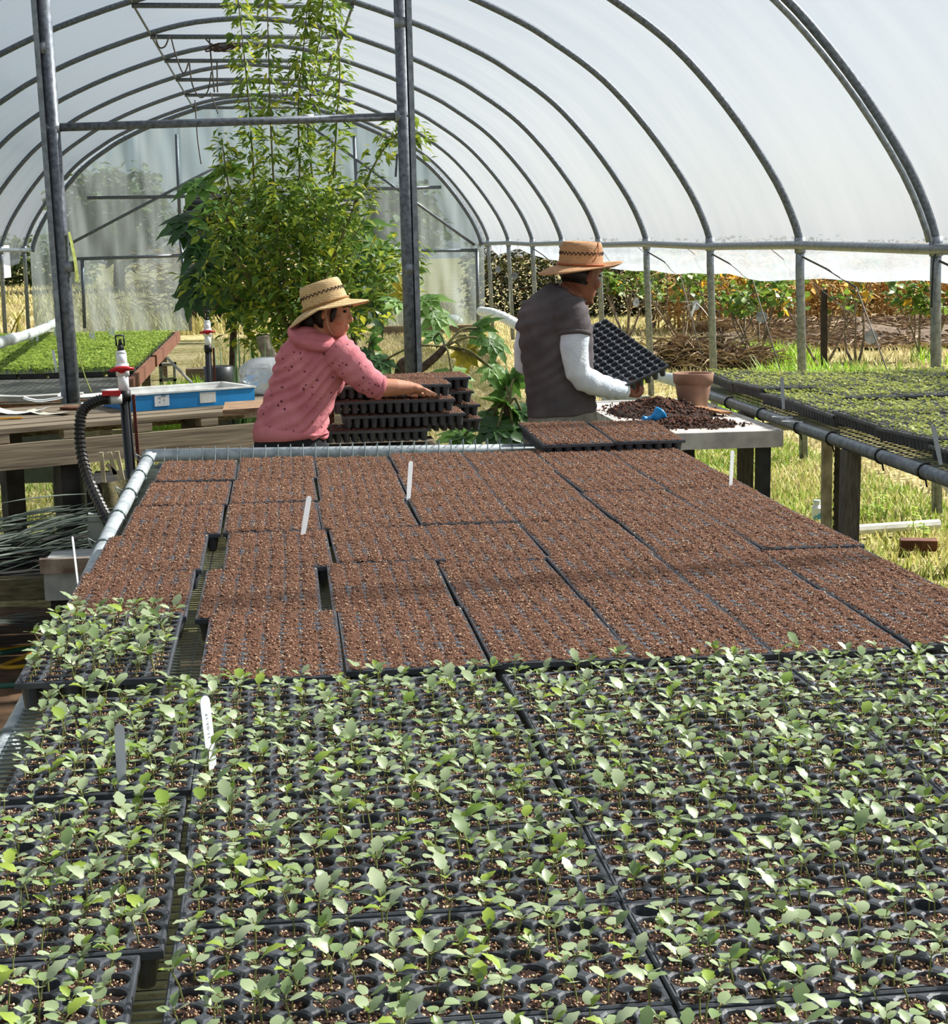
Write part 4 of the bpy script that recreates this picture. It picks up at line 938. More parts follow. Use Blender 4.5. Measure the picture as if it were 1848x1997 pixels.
# low plank shelf with harvested leaves
SL = .42
ls = thing('low_shelf', 'low dark plank shelf beside the bench heaped with long grey leaves', 'shelf', (-1.3, 7.1, 0))
mb = MB(); mb.bbox((-2.1, 6.75, SL-.09), (-.86, 6.82, SL)); mb.build('front_board', mat('olive timber', '#6b6448', '#484430', rough=.9, scale=8, stretch=(2, 14, 14)), ls)
for k in range(5):
    mb = MB(); mb.bbox((-2.1, 6.83+k*.2, SL-.03), (-.70, 7.01+k*.2, SL)); mb.build('plank', dk, ls)
for x in (-2.0, -.9):
    for y in (6.84, 7.7): mb = MB(); mb.bbox((x-.05, y-.05, 0), (x+.05, y+.05, SL-.03)); mb.build('leg', dk, ls)
lg = mat('wilted leaf', '#8b9486', '#4d574c', rough=.6, tint=True, scale=15, transl=.1)
mb = MB()
for k in range(230):
    x = random.uniform(-1.75, -.72); y = random.uniform(6.85, 7.65); hgt = .20*math.exp(-((x+1.0)/.5)**2)
    dd = Vector((-1, random.uniform(-.35, .25), random.uniform(-.30, .05))); mb.leaf((x+.2, y, SL+.02+random.uniform(0, hgt)), dd, random.uniform(.25, .5), random.uniform(.02, .045), droop=random.uniform(0, .2), nseg=4, t=random.random(), fold=.3)
o = stuff(tag(mb.build('leaf_heap', lg, tint=True), 'heap of long wilted grey-green leaves on the low shelf', 'leaves'))
bx = thing('paper_box', 'pale grey cardboard box with a stained flap standing by the bench side', 'box', PY(140, 1170, 6.55))
cbm = mat('grey card', '#a9aca8', '#8d908d', rough=.85, scale=14); cst = mat('stained card', '#a59a8c', '#6e5a50', rough=.9, scale=12)
a = PY(88, 1172, 6.55); b_ = PY(190, 1085, 6.55)
mb = MB(); mb.bbox((a.x, 6.55, a.z), (b_.x+.03, 6.85, a.z+.15)); mb.build('box_body', cbm, bx)
mb = MB(); mb.box(((a.x+b_.x)/2, 6.535, a.z+.145), (b_.x-a.x+.02, .02, .06), R3(.2, 0, 0)); mb.build('flap', cst, bx)
mb = MB(); mb.bbox((a.x+.02, 6.56, 0), (b_.x, 6.82, a.z)); tag(mb.build('block', dk), 'dark block holding up the pale cardboard box', 'block')
mb = MB(); p = PY(188, 1030, 7.05); mb.box(p+Vector((0, 0, -.0)), (.075, .02, .13), R3(.15, .1, .1)); mb.box(p+Vector((.01, .04, -.20)), (.07, .09, .30)); tag(mb.build('carton', cbm), 'tall grey carton with its top flap bent, by the bench rail', 'carton')
# hoses on the ground
yh = mat('yellow hose rubber', '#e0b020', '#c7951a', rough=.45); gh_ = mat('green hose rubber', '#2f6b52', '#22513f', rough=.5)
mb = MB(); mb.tube(catmull([G(-80, 1262, .02), G(0, 1268, .02), G(50, 1262, .02), G(90, 1268, .02), G(150, 1285, .02)]), .010, 8); mb.tube(catmull([G(170, 1262, .02), G(90, 1268, .02), G(40, 1285, .02), G(4, 1300, .02), G(30, 1302, .02), G(90, 1296, .02), G(170, 1300, .02)]), .011, 8)
tag(mb.build('garden_hose', yh, smooth=True), 'yellow garden hose looping on the bare ground', 'hose')
mb = MB(); mb.tube(catmull([G(-80, 1285, .02), G(0, 1275, .02), G(60, 1266, .02), G(160, 1262, .02)]), .014, 8); tag(mb.build('garden_hose', gh_, smooth=True), 'green garden hose lying along the yellow hose', 'hose')
mb = MB(); mb.tube(catmull([G(-60, 1345, .02), G(20, 1338, .02), G(80, 1335, .02), G(160, 1330, .02)]), .015, 8); tag(mb.build('garden_hose', gh_, smooth=True), 'green garden hose passing under the bench side', 'hose')
for k in range(4):
    p = G(60+k*12, 1205+k*5, .01); mb = MB()
    for q in range(9): mb.leaf(p+Vector((random.uniform(-.1, .1), random.uniform(-.1, .1), .008)), (-1, random.uniform(-.4, .4), 0), random.uniform(.1, .22), .014, droop=0, nseg=2, fold=.1, t=random.random())
    tag(mb.build('fallen_leaves', lg, tint=True), 'scatter of pale dry leaf strips on the dark ground', 'leaves', 'leaf strips on the ground')
# bare soil patch on the ground
mb = MB(); ring_ = [(-1.35+1.15*math.cos(a)*(1+.35*mnoise.noise(Vector((math.cos(a)*1.5, math.sin(a)*1.5, 5)))), 6.2+1.9*math.sin(a)*(1+.3*mnoise.noise(Vector((math.cos(a)*2, math.sin(a)*2, 9)))), .016) for a in np.linspace(0, 2*PI, 40, endpoint=False)]; mb.add(ring_+[(x_, y_, -.05) for x_, y_, _ in ring_], [tuple(range(40))]+[(i, i+40, (i+1) % 40+40, (i+1) % 40) for i in range(40)]); struct(mb.build('floor_soil', mat('bare earth', '#6a5038', '#43301f', rough=1, scale=12, bump=.5)))

# ================================================================== bench of green trays at the far left
LZ = 0.46
lbn = thing('seedling_bench', 'low wire-topped bench with a reddish plank edge, full of green trays', 'bench', (-2.6, 18.5, 0))
LX0, LX1 = -4.15, -1.36
mb = MB(); mb.bbox((LX1, 14.0, LZ-.06), (LX1+.05, 18.4, LZ+.07)); mb.build('edge_plank', wood_red, lbn)
mb = MB(); mb.bbox((LX1+.02, 18.4, LZ-.04), (LX1+.07, 23.2, LZ+.09)); mb.build('edge_plank', wood_red, lbn)
mb = MB(); mb.bbox((LX0, 14.0, LZ-.06), (LX1, 14.05, LZ+.02)); mb.build('front_plank', wood_brown, lbn)
mb = MB(); x = LX0
while x < LX1: mb.bar((x, 14, LZ), (x+.0, 16.6, LZ), .012); x += .06
y = 14.0
while y < 16.6: mb.bar((LX0, y, LZ+.005), (LX1, y, LZ+.005), .010); y += .07
stuff(mb.build('wire_top', mat('dull wire', '#a3a39b', '#83837b', rough=.7), lbn))
for y in (14.3, 16.5, 19, 22):
    mb = MB(); mb.bbox((LX0, y-.05, LZ-.1), (LX1, y+.05, LZ-.005)); mb.build('joist', wood_grey, lbn)
    for x in (LX0+.1, -2.8, LX1-.1): mb = MB(); mb.bbox((x-.05, y-.05, 0), (x+.05, y+.05, LZ-.1)); mb.build('leg', wood_grey, lbn)
sp_P = []
def low_tray():
    mb = MB(); 
    def ring(hx, hy, z): return [(-hx, -hy, z), (hx, -hy, z), (hx, hy, z), (-hx, hy, z)]
    mb.loft([ring(TL/2-.02, TW/2-.02, 0), ring(TL/2-.01, TW/2-.01, THT-.01), ring(TL/2, TW/2, THT), ring(TL/2-.01, TW/2-.01, THT), ring(TL/2-.012, TW/2-.012, THT-.008)], caps=True); return mesh_of(mb, 'plug_tray', black_pl)
LT = low_tray()
for ry in range(12):
    for rx in range(10):
        x = LX1-.02-TW/2-rx*.279; y = 16.45+TL/2+ry*.548
        if y+TL/2 > 23.1: continue
        o = obj_from('plug_tray', LT); o.location = (x, y+random.uniform(-.02, .02), LZ+.012); o.rotation_euler = (0, random.uniform(-.02, .02), PI/2+random.uniform(-.03, .03))
        tag(o, 'black tray packed with lush green seedlings on the low bench', 'seed tray', 'green trays on the low bench')
        for q in range(105): sp_P.append((x+random.uniform(-.135, .135), y+random.uniform(-.27, .27), LZ+THT+.012))
P = np.array(sp_P); n = len(P); v, f = scatter(SPV*np.array([2.2, 2.2, 2.6]), SPF, rand_rot(n, .35)*rng.uniform(.7, 1.3, n)[:, None, None], P)
leaf_lush = mat('lush sprout leaf', '#b6c75c', '#7fa23a', rough=.5, scale=30, transl=.4, tint=True, ramp=(.1, .9))
stuff(tag(bulk('sprouts', v, f, leaf_lush, None, True, np.repeat(rng.random(n), len(SPF))), 'dense bright green sprouts carpeting the low bench', 'sprouts'))
for i, (xb, yb, xt, yt) in enumerate(((110, 722, 103, 683), (184, 668, 181, 645), (178, 664, 175, 648), (222, 661, 220, 638), (216, 660, 214, 640), (62, 668, 66, 648), (72, 672, 74, 640), (108, 660, 108, 632))):
    stake(xb, yb, xt, yt, LZ+THT+.03, w=.030, label='white plant label standing in the green trays of the low bench', group='labels in the green trays')
# concrete blocks
cm = mat('concrete', '#9a978c', '#7b786e', rough=.95, scale=30, bump=.4)
def cinder(c, rz, label, stand=True, g=None):
    w, d_, h = .19, .19, .39; o = MB(); Rr = R3(0, 0, rz); t = .03
    def bx_(lo, hi): lo = Vector(lo); hi = Vector(hi); o.box(Vector(c)+Rr @ ((lo+hi)/2), hi-lo, Rr)
    for z in (0, h/2-t/2, h-t): bx_((-w/2, -d_/2, z), (w/2, d_/2, z+t))
    bx_((-w/2, -d_/2, 0), (-w/2+t, d_/2, h)); bx_((w/2-t, -d_/2, 0), (w/2, d_/2, h))
    return tag(o.build('concrete_block', cm), label, 'concrete block', g)
cinder((-1.24, 19.4, 0), 0, 'hollow concrete block standing on end under the reddish plank edge')
cinder((-1.30, 16.0, 0), .1, 'hollow concrete block at the near end of the low bench')
# timber beam lying behind
mb = MB(); mb.bbox((-1.1, 20.6, 0), (.6, 20.85, .22)); tag(mb.build('timber_log', wood_grey), 'long grey timber beam lying on the grass behind the standpipe', 'timber')
mb = MB(); mb.tube([PY(326, 698, 14.6), Vector((PY(375, 748, 14).x, 14, PY(375, 748, 14).z))], .012, 6); tag(mb.build('leaning_stick', mat('grey stick', '#a9a79c', '#8a887e', rough=.8)), 'thin grey stick leaning against the low bench', 'stick')
mb = MB(); c = Vector((-.42, 12.9, 0)); c = PY(427, 745, 12.9); mb.lathe([(.10, -c.z), (.11, .02), (.115, .12), (.10, .125)], c, 18); o = mb.build('nursery_pot', black_pl, smooth=True); tag(o, 'black nursery pot behind the blue tray', 'pot')
# ================================================================== plants inside
def leaf_tmpl(nseg=2, fold=.18, droop=.25):
    mb = MB(); mb.leaf((0, 0, 0), (0, 1, 0), 1.0, 1.0, droop=droop, nseg=nseg, fold=fold); return np.array(mb.V), np.array(mb.F)
LTV, LTF = leaf_tmpl(2)
def foliage(P, D, L, W, name, mats, parent=None, mi=None, up=None):
    """many leaves: P base points, D directions, L length, W width"""
    P = np.asarray(P, float); D = np.asarray(D, float); n = len(P); D = D/np.linalg.norm(D, axis=1, keepdims=True)
    U = rng.normal(0, .45, (n, 3))+np.array([0, 0, 1.0]); X = np.cross(D, U); X /= np.maximum(np.linalg.norm(X, axis=1, keepdims=True), 1e-6); Z = np.cross(X, D)
    Ms = np.stack([X*np.asarray(W)[:, None], D*np.asarray(L)[:, None], Z*np.asarray(L)[:, None]], -1)
    v, f = scatter(LTV, LTF, Ms, P)
    if parent is not None: v = v-np.array(root_loc(parent))
    o = bulk(name, v, f, mats, parent, True, np.repeat(rng.random(n), len(LTF)), None if mi is None else np.repeat(mi, len(LTF)))
    return o
vine_leaf = mat('vine leaf', '#a3b447', '#54752a', rough=.5, scale=9, transl=.5, tint=True, ramp=(.1, .9))
vine_yel = mat('yellowing vine leaf', '#d3cc45', '#a0ab38', rough=.5, scale=9, transl=.5, tint=True, ramp=(.1, .9))
vine_dark = mat('shaded vine leaf', '#6f8f3c', '#38561f', rough=.45, scale=9, transl=.4, tint=True, ramp=(.1, .9))
bark = mat('green bark', '#7d7a4a', '#4f4a30', rough=.8, scale=30)
bark_b = mat('brown bark', '#5a4a3c', '#382d25', rough=.9, scale=30, bump=.4)
YV = 15.4
vs_ = thing('climbing_shrub', 'tall leafy shrub with long shoots climbing strings up to the roof', 'shrub', PY(585, 830, YV))
base = Vector((PY(585, 800, YV).x, YV, 0)); vs_.location = base
cols = [[(560, 640), (515, 520), (500, 400), (492, 300), (485, 200), (474, 90), (462, -20)], [(570, 640), (545, 500), (535, 380), (528, 250), (524, 120), (520, -20)],
        [(580, 640), (588, 480), (584, 330), (582, 200), (592, 90), (602, -20)], [(600, 640), (640, 480), (650, 360), (656, 240), (662, 120), (645, -20)],
        [(585, 650), (610, 500), (612, 380), (600, 240), (620, 90), (632, -20)], [(560, 640), (470, 520), (455, 420), (440, 330), (432, 270)],
        [(600, 640), (680, 430), (720, 340), (762, 272), (800, 252), (822, 282)], [(590, 650), (660, 560), (720, 520), (775, 500), (800, 500)], [(570, 650), (480, 590), (420, 560), (380, 555)], [(600, 650), (700, 600), (760, 560), (800, 545)], [(575, 640), (520, 570), (440, 480), (400, 420)]]
P = []; D = []; Ls = []; Ws = []; MI = []
for ci, pxs in enumerate(cols):
    dy = rng.uniform(-.35, .35); pts = [base+Vector((rng.uniform(-.1, .1), 0, 0))]+[PY(x, y, YV+dy*(1-.5*k/len(pxs))) for k, (x, y) in enumerate(pxs)]
    c = catmull(pts, 7); mb = MB(); mb.tube(c, [max(.004, .016*(1-k/len(c)*.75)) for k in range(len(c))], 5); mb.build('stem', bark, vs_, True)
    dens = [0, 1, 2, 3, 4].count(ci)
    for k in range(len(c)):
        if k < 8: continue
        pz = c[k]; h = pz.z; nn = (15 if h > 2.3 else 14) if dens else 8
        if ci == 4 and h < 3.3: nn = 12
        rr = .095 if h > 2.25 else .17
        for q in range(nn):
            a = rng.uniform(0, 2*PI); r_ = rr*rng.random()**.6; off = Vector((math.cos(a)*r_, math.sin(a)*r_, rng.uniform(-.13, .13)))
            P.append(pz+off); D.append((math.cos(a), math.sin(a)*.8, rng.uniform(-.9, .5))); l = rng.uniform(.06, .13); Ls.append(l); Ws.append(l*rng.uniform(.28, .48))
            MI.append(0 if rng.random() < (.62 if ci != 4 else .9) else (2 if rng.random() < .7 else 1))
# bushy skirt of leaves around the middle
for q in range(3000):
    while True:
        x = rng.normal(585, 95); y = rng.uniform(345, 690)
        lim = 60+150*math.sin(PI*min(1, max(0, (y-320)/400)))**.7
        if abs(x-585) < lim and mnoise.noise(Vector((x/38, y/38, 4))) > -.22: break
    dd = rng.uniform(-.75, .55); p = PY(x, y, YV+dd); P.append(p); a = rng.uniform(0, 2*PI); D.append((math.cos(a), math.sin(a), rng.uniform(-.8, .4))); l = rng.uniform(.06, .13); Ls.append(l); Ws.append(l*rng.uniform(.3, .55))
    edge = abs(x-585)/lim; MI.append(1 if rng.random() < .10+.38*max(0, edge-.55) else (2 if rng.random() < .5 else 0))
stuff(foliage(np.array([tuple(p) for p in P]), D, np.array(Ls), np.array(Ws), 'foliage', [vine_leaf, vine_yel, vine_dark], vs_, np.array(MI)))
for k in range(26):      # woody twigs in the bush
    a = PY(rng.uniform(530, 640), rng.uniform(560, 700), YV+rng.uniform(-.3, .3)); b_ = PY(rng.uniform(400, 780), rng.uniform(380, 620), YV+rng.uniform(-.6, .4)); m_ = (a+b_)/2+Vector((0, 0, -.08))
    mb = MB(); mb.tube(catmull([base+Vector((rng.uniform(-.05, .05), 0, .3)), a, m_, b_], 4), [.010]*5+[.007]*5+[.004]*3, 5); mb.build('twig', bark, vs_, True)
# ---- palmate (papaya like) leaves
def palm_leaf_mesh(seed, droop=.25):
    r = random.Random(seed); mb = MB(); nl = 7
    for i in range(nl):
        a = PI/2+(i-(nl-1)/2)*.72; L = (1.0-.07*abs(i-3))*r.uniform(.9, 1.05); d = Vector((math.cos(a), math.sin(a), 0))
        sh = lambda q, s=r.uniform(0, 3): (.42+.62*math.sin(PI*min(1, q*.8+.14)))*(1-max(0, q-.55)/.45*.93)*(1+.22*math.sin(q*16+s)*(1 if q > .3 else 0))
        mb.leaf((0, 0, 0), d, L, .40, droop=droop+r.uniform(-.08, .12), nseg=8, fold=.25, shape=sh, t=r.random())
    return mb
PALM = {}
def palm_mesh(m, seed):
    key = (m.name, seed)
    if key not in PALM:
        PALM[key] = mesh_of(palm_leaf_mesh(seed), 'leaf', m, True)
        PALM[key].polygons.foreach_set('use_smooth', np.ones(len(PALM[key].polygons), dtype=bool))
    return PALM[key]
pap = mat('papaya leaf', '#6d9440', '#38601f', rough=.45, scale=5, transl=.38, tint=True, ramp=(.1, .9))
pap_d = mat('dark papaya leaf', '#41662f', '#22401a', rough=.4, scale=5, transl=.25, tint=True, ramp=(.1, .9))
pap_p = mat('pale papaya leaf', '#8fb25c', '#55803a', rough=.5, scale=5, transl=.35, tint=True, ramp=(.1, .9))
pap_y = mat('yellow papaya leaf', '#c9b53a', '#8d8a2a', rough=.5, scale=5, transl=.4, tint=True, ramp=(.1, .9))
def palm_leaf(root, hub, p, size, m, seed, tip=None, flat=.5, petiole=True):
    """leaf centred near p, stalk from hub"""
    if petiole:
        mb = MB(); mb.tube(catmull([hub, (hub+p)/2+Vector((0, 0, .05)), p], 4), .008, 5); mb.build('leaf_stalk', bark, root, True)
    o = obj_from('leaf', palm_mesh(m, seed % 4), root)
    y = Vector(tip or (p-hub)).normalized(); z = (Vector((0, -.75, .65))*(1-flat)+Vector((0, -.1, 1))*flat); x = y.cross(z).normalized(); z = x.cross(y)
    Mx = Matrix((x, y, z)).transposed().to_4x4(); o.matrix_local = Matrix.Translation(p-root_loc(root)) @ Mx @ Matrix.Diagonal((size, size, size, 1))
    return o
def papaya(label, base, trunk, leaves, name='papaya_plant'):
    r = thing(name, label, 'plant', base); c = catmull([base]+trunk, 6); mb = MB(); mb.tube(c, [.04*(1-.45*k/len(c)) for k in range(len(c))], 8); mb.build('trunk', bark_b, r, True); hub = trunk[-1]
    for i, (x, y, Y, s, m, tip) in enumerate(leaves): palm_leaf(r, hub, PY(x, y, Y), s, m, i, Vector(tip) if tip else None)
    return r
YA = 16.4
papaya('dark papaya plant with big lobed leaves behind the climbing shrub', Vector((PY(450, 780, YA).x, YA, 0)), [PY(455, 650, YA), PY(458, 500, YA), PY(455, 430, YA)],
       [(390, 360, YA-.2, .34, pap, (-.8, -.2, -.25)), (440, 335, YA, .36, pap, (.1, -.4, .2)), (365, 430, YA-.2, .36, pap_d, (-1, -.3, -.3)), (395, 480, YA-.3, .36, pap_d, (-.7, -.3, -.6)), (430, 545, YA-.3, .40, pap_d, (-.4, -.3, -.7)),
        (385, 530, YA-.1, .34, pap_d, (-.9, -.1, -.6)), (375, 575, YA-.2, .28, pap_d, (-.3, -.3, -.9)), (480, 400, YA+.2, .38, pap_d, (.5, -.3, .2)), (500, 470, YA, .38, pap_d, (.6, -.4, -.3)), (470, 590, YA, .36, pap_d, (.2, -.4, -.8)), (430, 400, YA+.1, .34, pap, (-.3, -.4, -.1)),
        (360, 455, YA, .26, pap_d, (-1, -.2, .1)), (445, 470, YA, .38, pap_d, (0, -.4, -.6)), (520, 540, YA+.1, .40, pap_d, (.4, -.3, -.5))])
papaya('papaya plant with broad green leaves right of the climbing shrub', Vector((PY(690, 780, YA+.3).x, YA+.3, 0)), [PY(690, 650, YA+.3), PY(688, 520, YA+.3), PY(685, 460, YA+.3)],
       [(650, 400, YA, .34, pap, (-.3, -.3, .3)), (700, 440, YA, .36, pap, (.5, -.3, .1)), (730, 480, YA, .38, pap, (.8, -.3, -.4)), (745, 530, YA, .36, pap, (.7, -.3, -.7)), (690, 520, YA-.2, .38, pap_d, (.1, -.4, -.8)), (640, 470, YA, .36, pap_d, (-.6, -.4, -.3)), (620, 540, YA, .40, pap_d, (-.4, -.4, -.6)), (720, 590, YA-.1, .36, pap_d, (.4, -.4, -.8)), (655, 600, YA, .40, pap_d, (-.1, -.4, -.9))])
YB = 10.8
papaya('young papaya plant with a bent trunk and lobed leaves beside the steel post', Vector((PY(782, 760, YB).x, YB, 0)), [PY(778, 755, YB), PY(790, 705, YB), PY(812, 722, YB), PY(845, 700, YB), PY(868, 676, YB)],
       [(882, 733, YB-.2, .20, pap_p, (.1, -.5, -.45)), (908, 688, YB, .15, pap_y, (.05, -.3, -.95)), (850, 655, YB+.1, .16, pap, (-.8, -.2, .15)), (930, 640, YB+.1, .19, pap, (.5, -.2, .35)), (960, 668, YB, .19, pap, (.6, -.3, -.7)), (960, 720, YB-.1, .17, pap_p, (.6, -.4, -.5)), (985, 745, YB-.1, .16, pap, (.8, -.3, -.5)), (745, 705, YB, .17, pap_d, (-.9, -.3, -.35)), (920, 660, YB+.2, .15, pap, (.2, -.2, .4))])
papaya('bright young papaya sapling right of the woman', Vector((PY(800, 720, 12.4).x, 12.4, 0)), [PY(800, 690, 12.4), PY(806, 620, 12.4)],
       [(775, 590, 12.3, .18, pap_p, (-.7, -.3, .3)), (832, 585, 12.3, .22, pap_p, (.7, -.3, .1)), (850, 615, 12.3, .22, pap_p, (.6, -.3, -.7)), (790, 570, 12.4, .16, pap_y, (-.2, -.2, .9))])
YC = 8.7
papaya('low papaya plant with dark overlapping leaves left of the man', Vector((PY(985, 870, YC).x, YC, 0)), [PY(985, 860, YC), PY(990, 815, YC), PY(992, 790, YC)],
       [(970, 835, YC-.1, .20, pap_d, (-.3, -.5, -.5)), (1000, 850, YC-.1, .20, pap_d, (.3, -.5, -.4)), (960, 815, YC, .17, pap, (-.7, -.3, -.1)), (985, 792, YC, .18, pap, (-.2, -.4, .3)), (1015, 800, YC, .17, pap_d, (.6, -.4, -.2)), (905, 850, YC+.1, .20, pap, (-1, -.2, -.05)), (985, 760, YC+.1, .15, pap, (-.2, -.2, .8)), (1005, 740, YC+.1, .15, pap, (.3, -.2, .6))])
papaya('dark papaya sapling with drooping leaves behind the woman\'s shoulder', Vector((PY(715, 760, 11.6).x, 11.6, 0)), [PY(715, 730, 11.6), PY(718, 690, 11.6)], [(735, 705, 11.5, .16, pap, (.5, -.3, -.7)), (700, 690, 11.5, .15, pap_d, (-.5, -.3, -.6)), (725, 670, 11.6, .14, pap, (.2, -.2, .5))])
# strappy leaves behind the blue tray
def straps(px, py_, Y, n, hgt, label, m, w=.035):
    b_ = PY(px, py_, Y); b_.z = 0; r = thing('strap_plant', label, 'plant', b_)
    for k in range(n):
        a = rng.uniform(0, 2*PI); s = rng.uniform(.15, .6); L = hgt*rng.uniform(.7, 1.15); d = Vector((math.cos(a)*s, math.sin(a)*s, 1)); mb = MB()
        mb.leaf(b_+Vector((math.cos(a)*.05, math.sin(a)*.05, 0)), d, L, w*rng.uniform(.7, 1.2), droop=rng.uniform(.05, .3), nseg=6, fold=.35, t=rng.random(), shape=lambda q: min(1, .5+q*2)*(1-q**3), up=(math.cos(a), math.sin(a), .3)); mb.build('leaf', m, r, True, tint=True)
    return r
straps(470, 745, 13.2, 26, 1.0, 'clump of grey-green strap leaves behind the blue tray', mat('strap leaf', '#8fa37c', '#5a7a55', rough=.5, transl=.25, tint=True))
straps(510, 760, 13.6, 10, .8, 'broad dark strap leaves behind the plastic bag', pap_d, .10)
straps(448, 760, 13.0, 9, .75, 'dark broad leaves beside the rear standpipe', pap_d, .12)
# pale bent trunk behind the bag
mb = MB(); mb.tube(catmull([Vector((PY(545, 760, 14.6).x, 14.6, 0)), PY(535, 720, 14.6), PY(518, 680, 14.6), PY(512, 655, 14.6)]), .06, 8); tag(mb.build('pale_stump', mat('pale bark', '#a39a8a', '#6f6659', rough=.9, bump=.3), smooth=True), 'pale slanting stump behind the plastic bag', 'stump')
# black drain tube hanging by the end wall, roll of shade cloth over the doorway
mb = MB(); mb.tube(catmull([PY(708, 540, 20), PY(728, 552, 20), PY(742, 575, 20), PY(735, 605, 20)]), [.05]*4+[.07]*6+[.09]*5+[.06]*4, 10); tag(mb.build('black_tube', blackm, smooth=True), 'sagging black plastic tube behind the bush', 'tube')
mb = MB(); P_ = [PY(362, 408, 30.9), PY(470, 402, 30.9), PY(600, 398, 30.9), PY(690, 402, 30.9)]; mb.tube(catmull(P_), [.14+.04*math.sin(k) for k in range(19)], 10); tag(mb.build('shade_cloth_roll', mat('black shade cloth', '#23262b', '#141619', rough=.9, scale=30), smooth=True), 'roll of black shade cloth over the end doorway', 'cloth roll')
for i in range(3): 
    mb = MB(); mb.tube([PY(600, 398+8*i, 30.7), PY(688, 396+9*i, 30.7)], .03, 6); tag(mb.build('white_bar', white_pvc), 'white pipe across the top of the end doorway', 'pipe', 'pipes across the end doorway')

# ================================================================== grass
def blades(n, xr, yr, h, w, mats, name, label, dens=None, keep=None):
    x = rng.uniform(*xr, n*2); y = rng.uniform(*yr, n*2)
    if keep is not None: k = keep(x, y); x, y = x[k], y[k]
    x, y = x[:n], y[:n]; n = len(x)
    TV = np.array([[-.5, 0, 0], [.5, 0, 0], [-.35, .25, .55], [.35, .25, .55], [0, .7, 1.0]]); TF = np.array([[0, 1, 3], [0, 3, 2], [2, 3, 4]])
    hh = rng.uniform(*h, n); ww = w*rng.uniform(.6, 1.4, n); a = rng.uniform(0, 2*PI, n); ln = rng.uniform(.2, 1.3, n); c, s = np.cos(a), np.sin(a); z = np.zeros(n)
    Ms = np.stack([np.stack([c*ww, s*ww, z], -1), np.stack([-s*hh*ln, c*hh*ln, z], -1), np.stack([z, z, hh], -1)], -1)
    v, f = scatter(TV, TF, Ms, np.column_stack([x, y, np.full(n, -.03)])); patch = .5+.5*np.sin(x*1.7+np.sin(y*1.3)*2)*np.cos(y*.9+x*.4)
    o = bulk(name, v, f, mats, None, False, np.repeat(np.clip(.55*patch+.45*rng.random(n), 0, 1), 3)); return stuff(tag(o, label, 'grass'))
g_in = mat('mixed lawn', '#c6bb7c', '#80993a', rough=.7, transl=.3, tint=True, scale=3, ramp=(.42, .82))
g_dry = mat('dry lawn', '#c9b88e', '#a3a05c', rough=.8, transl=.25, tint=True, scale=3, ramp=(.3, .7))
g_fresh = mat('fresh grass', '#a2c23e', '#6f9a2c', rough=.55, transl=.4, tint=True, scale=3)
blades(26000, (1.3, 4.4), (6.5, 14), (.03, .09), .012, g_in, 'grass', 'patchy yellow-green grass in the aisle between the benches')
blades(24000, (-1.2, 4.2), (9.5, 31.5), (.04, .10), .018, g_dry, 'grass', 'dry trodden grass down the middle of the hoop house')
blades(14000, (-4.4, -.9), (8.6, 15), (.03, .09), .014, g_in, 'grass', 'patchy mossy grass below the work table')
blades(30000, (4.3, 16), (9, 36), (.05, .14), .022, g_dry, 'grass', 'dry yellow grass outside along the side wall')
blades(9000, (4.3, 9), (13, 24), (.12, .32), .018, g_fresh, 'grass', 'fresh green grass tufts outside the side wall', keep=lambda x, y: (np.sin(x*2.1)+np.sin(y*1.4+x)) > .55)
blades(16000, (-16, -4.3), (18, 75), (.08, .25), .05, g_dry, 'grass', 'straw-coloured rough grass outside beyond the low bench')
blades(2500, (-1.3, -.2), (15, 20), (.12, .28), .02, g_fresh, 'grass', 'lush green ground cover beside the low bench')
blades(7000, (-4, 4), (32.6, 40), (.15, .5), .03, g_dry, 'grass', 'tall dry grass beyond the end doorway')
# weeds by the side bench foot
for i, (x, y, s) in enumerate(((1690, 1015, .10), (1780, 1040, .16), (1800, 1060, .12), (1720, 1000, .14))):
    b_ = G(x, y, 0); mb = MB()
    for k in range(14): a = random.uniform(0, 2*PI); mb.leaf(b_+Vector((0, 0, random.uniform(.02, s))), (math.cos(a), math.sin(a), .3), random.uniform(.03, .07), .03, droop=.3, nseg=2, t=random.random())
    mb.tube([b_+Vector((0, 0, -.01)), b_+Vector((0, 0, s))], .003, 4); tag(mb.build('weed', leaf_lush, tint=True), 'small green weed growing at the foot of the side bench', 'weed', 'weeds by the side bench')
mb = MB(); b_ = G(1790, 1072, 0); mb.box(b_+Vector((0, 0, .03)), (.20, .10, .06), R3(0, 0, -.3)); tag(mb.build('brick', mat('brick red', '#6e4638', '#4b2e25', rough=.9)), 'brown brick lying on the ground by the side bench', 'brick')
a = G(1655, 1034, .03); b_ = G(1830, 1022, .03); mb = MB(); mb.tube([a, b_], .03, 8); tag(mb.build('ground_pipe', white_pvc), 'white pipe lying on the ground under the side bench', 'pipe')
mb = MB(); c = G(1592, 1012, 0); mb.lathe([(.032, 0), (.034, .07), (.02, .09), (.022, .12)], c, 12); tag(mb.build('spray_bottle', mat('blue cap', '#4f9fca', '#d8dee2', rough=.4, scale=8, ramp=(.48, .52))), 'small white and blue bottle on the grass by the fence stake', 'bottle')

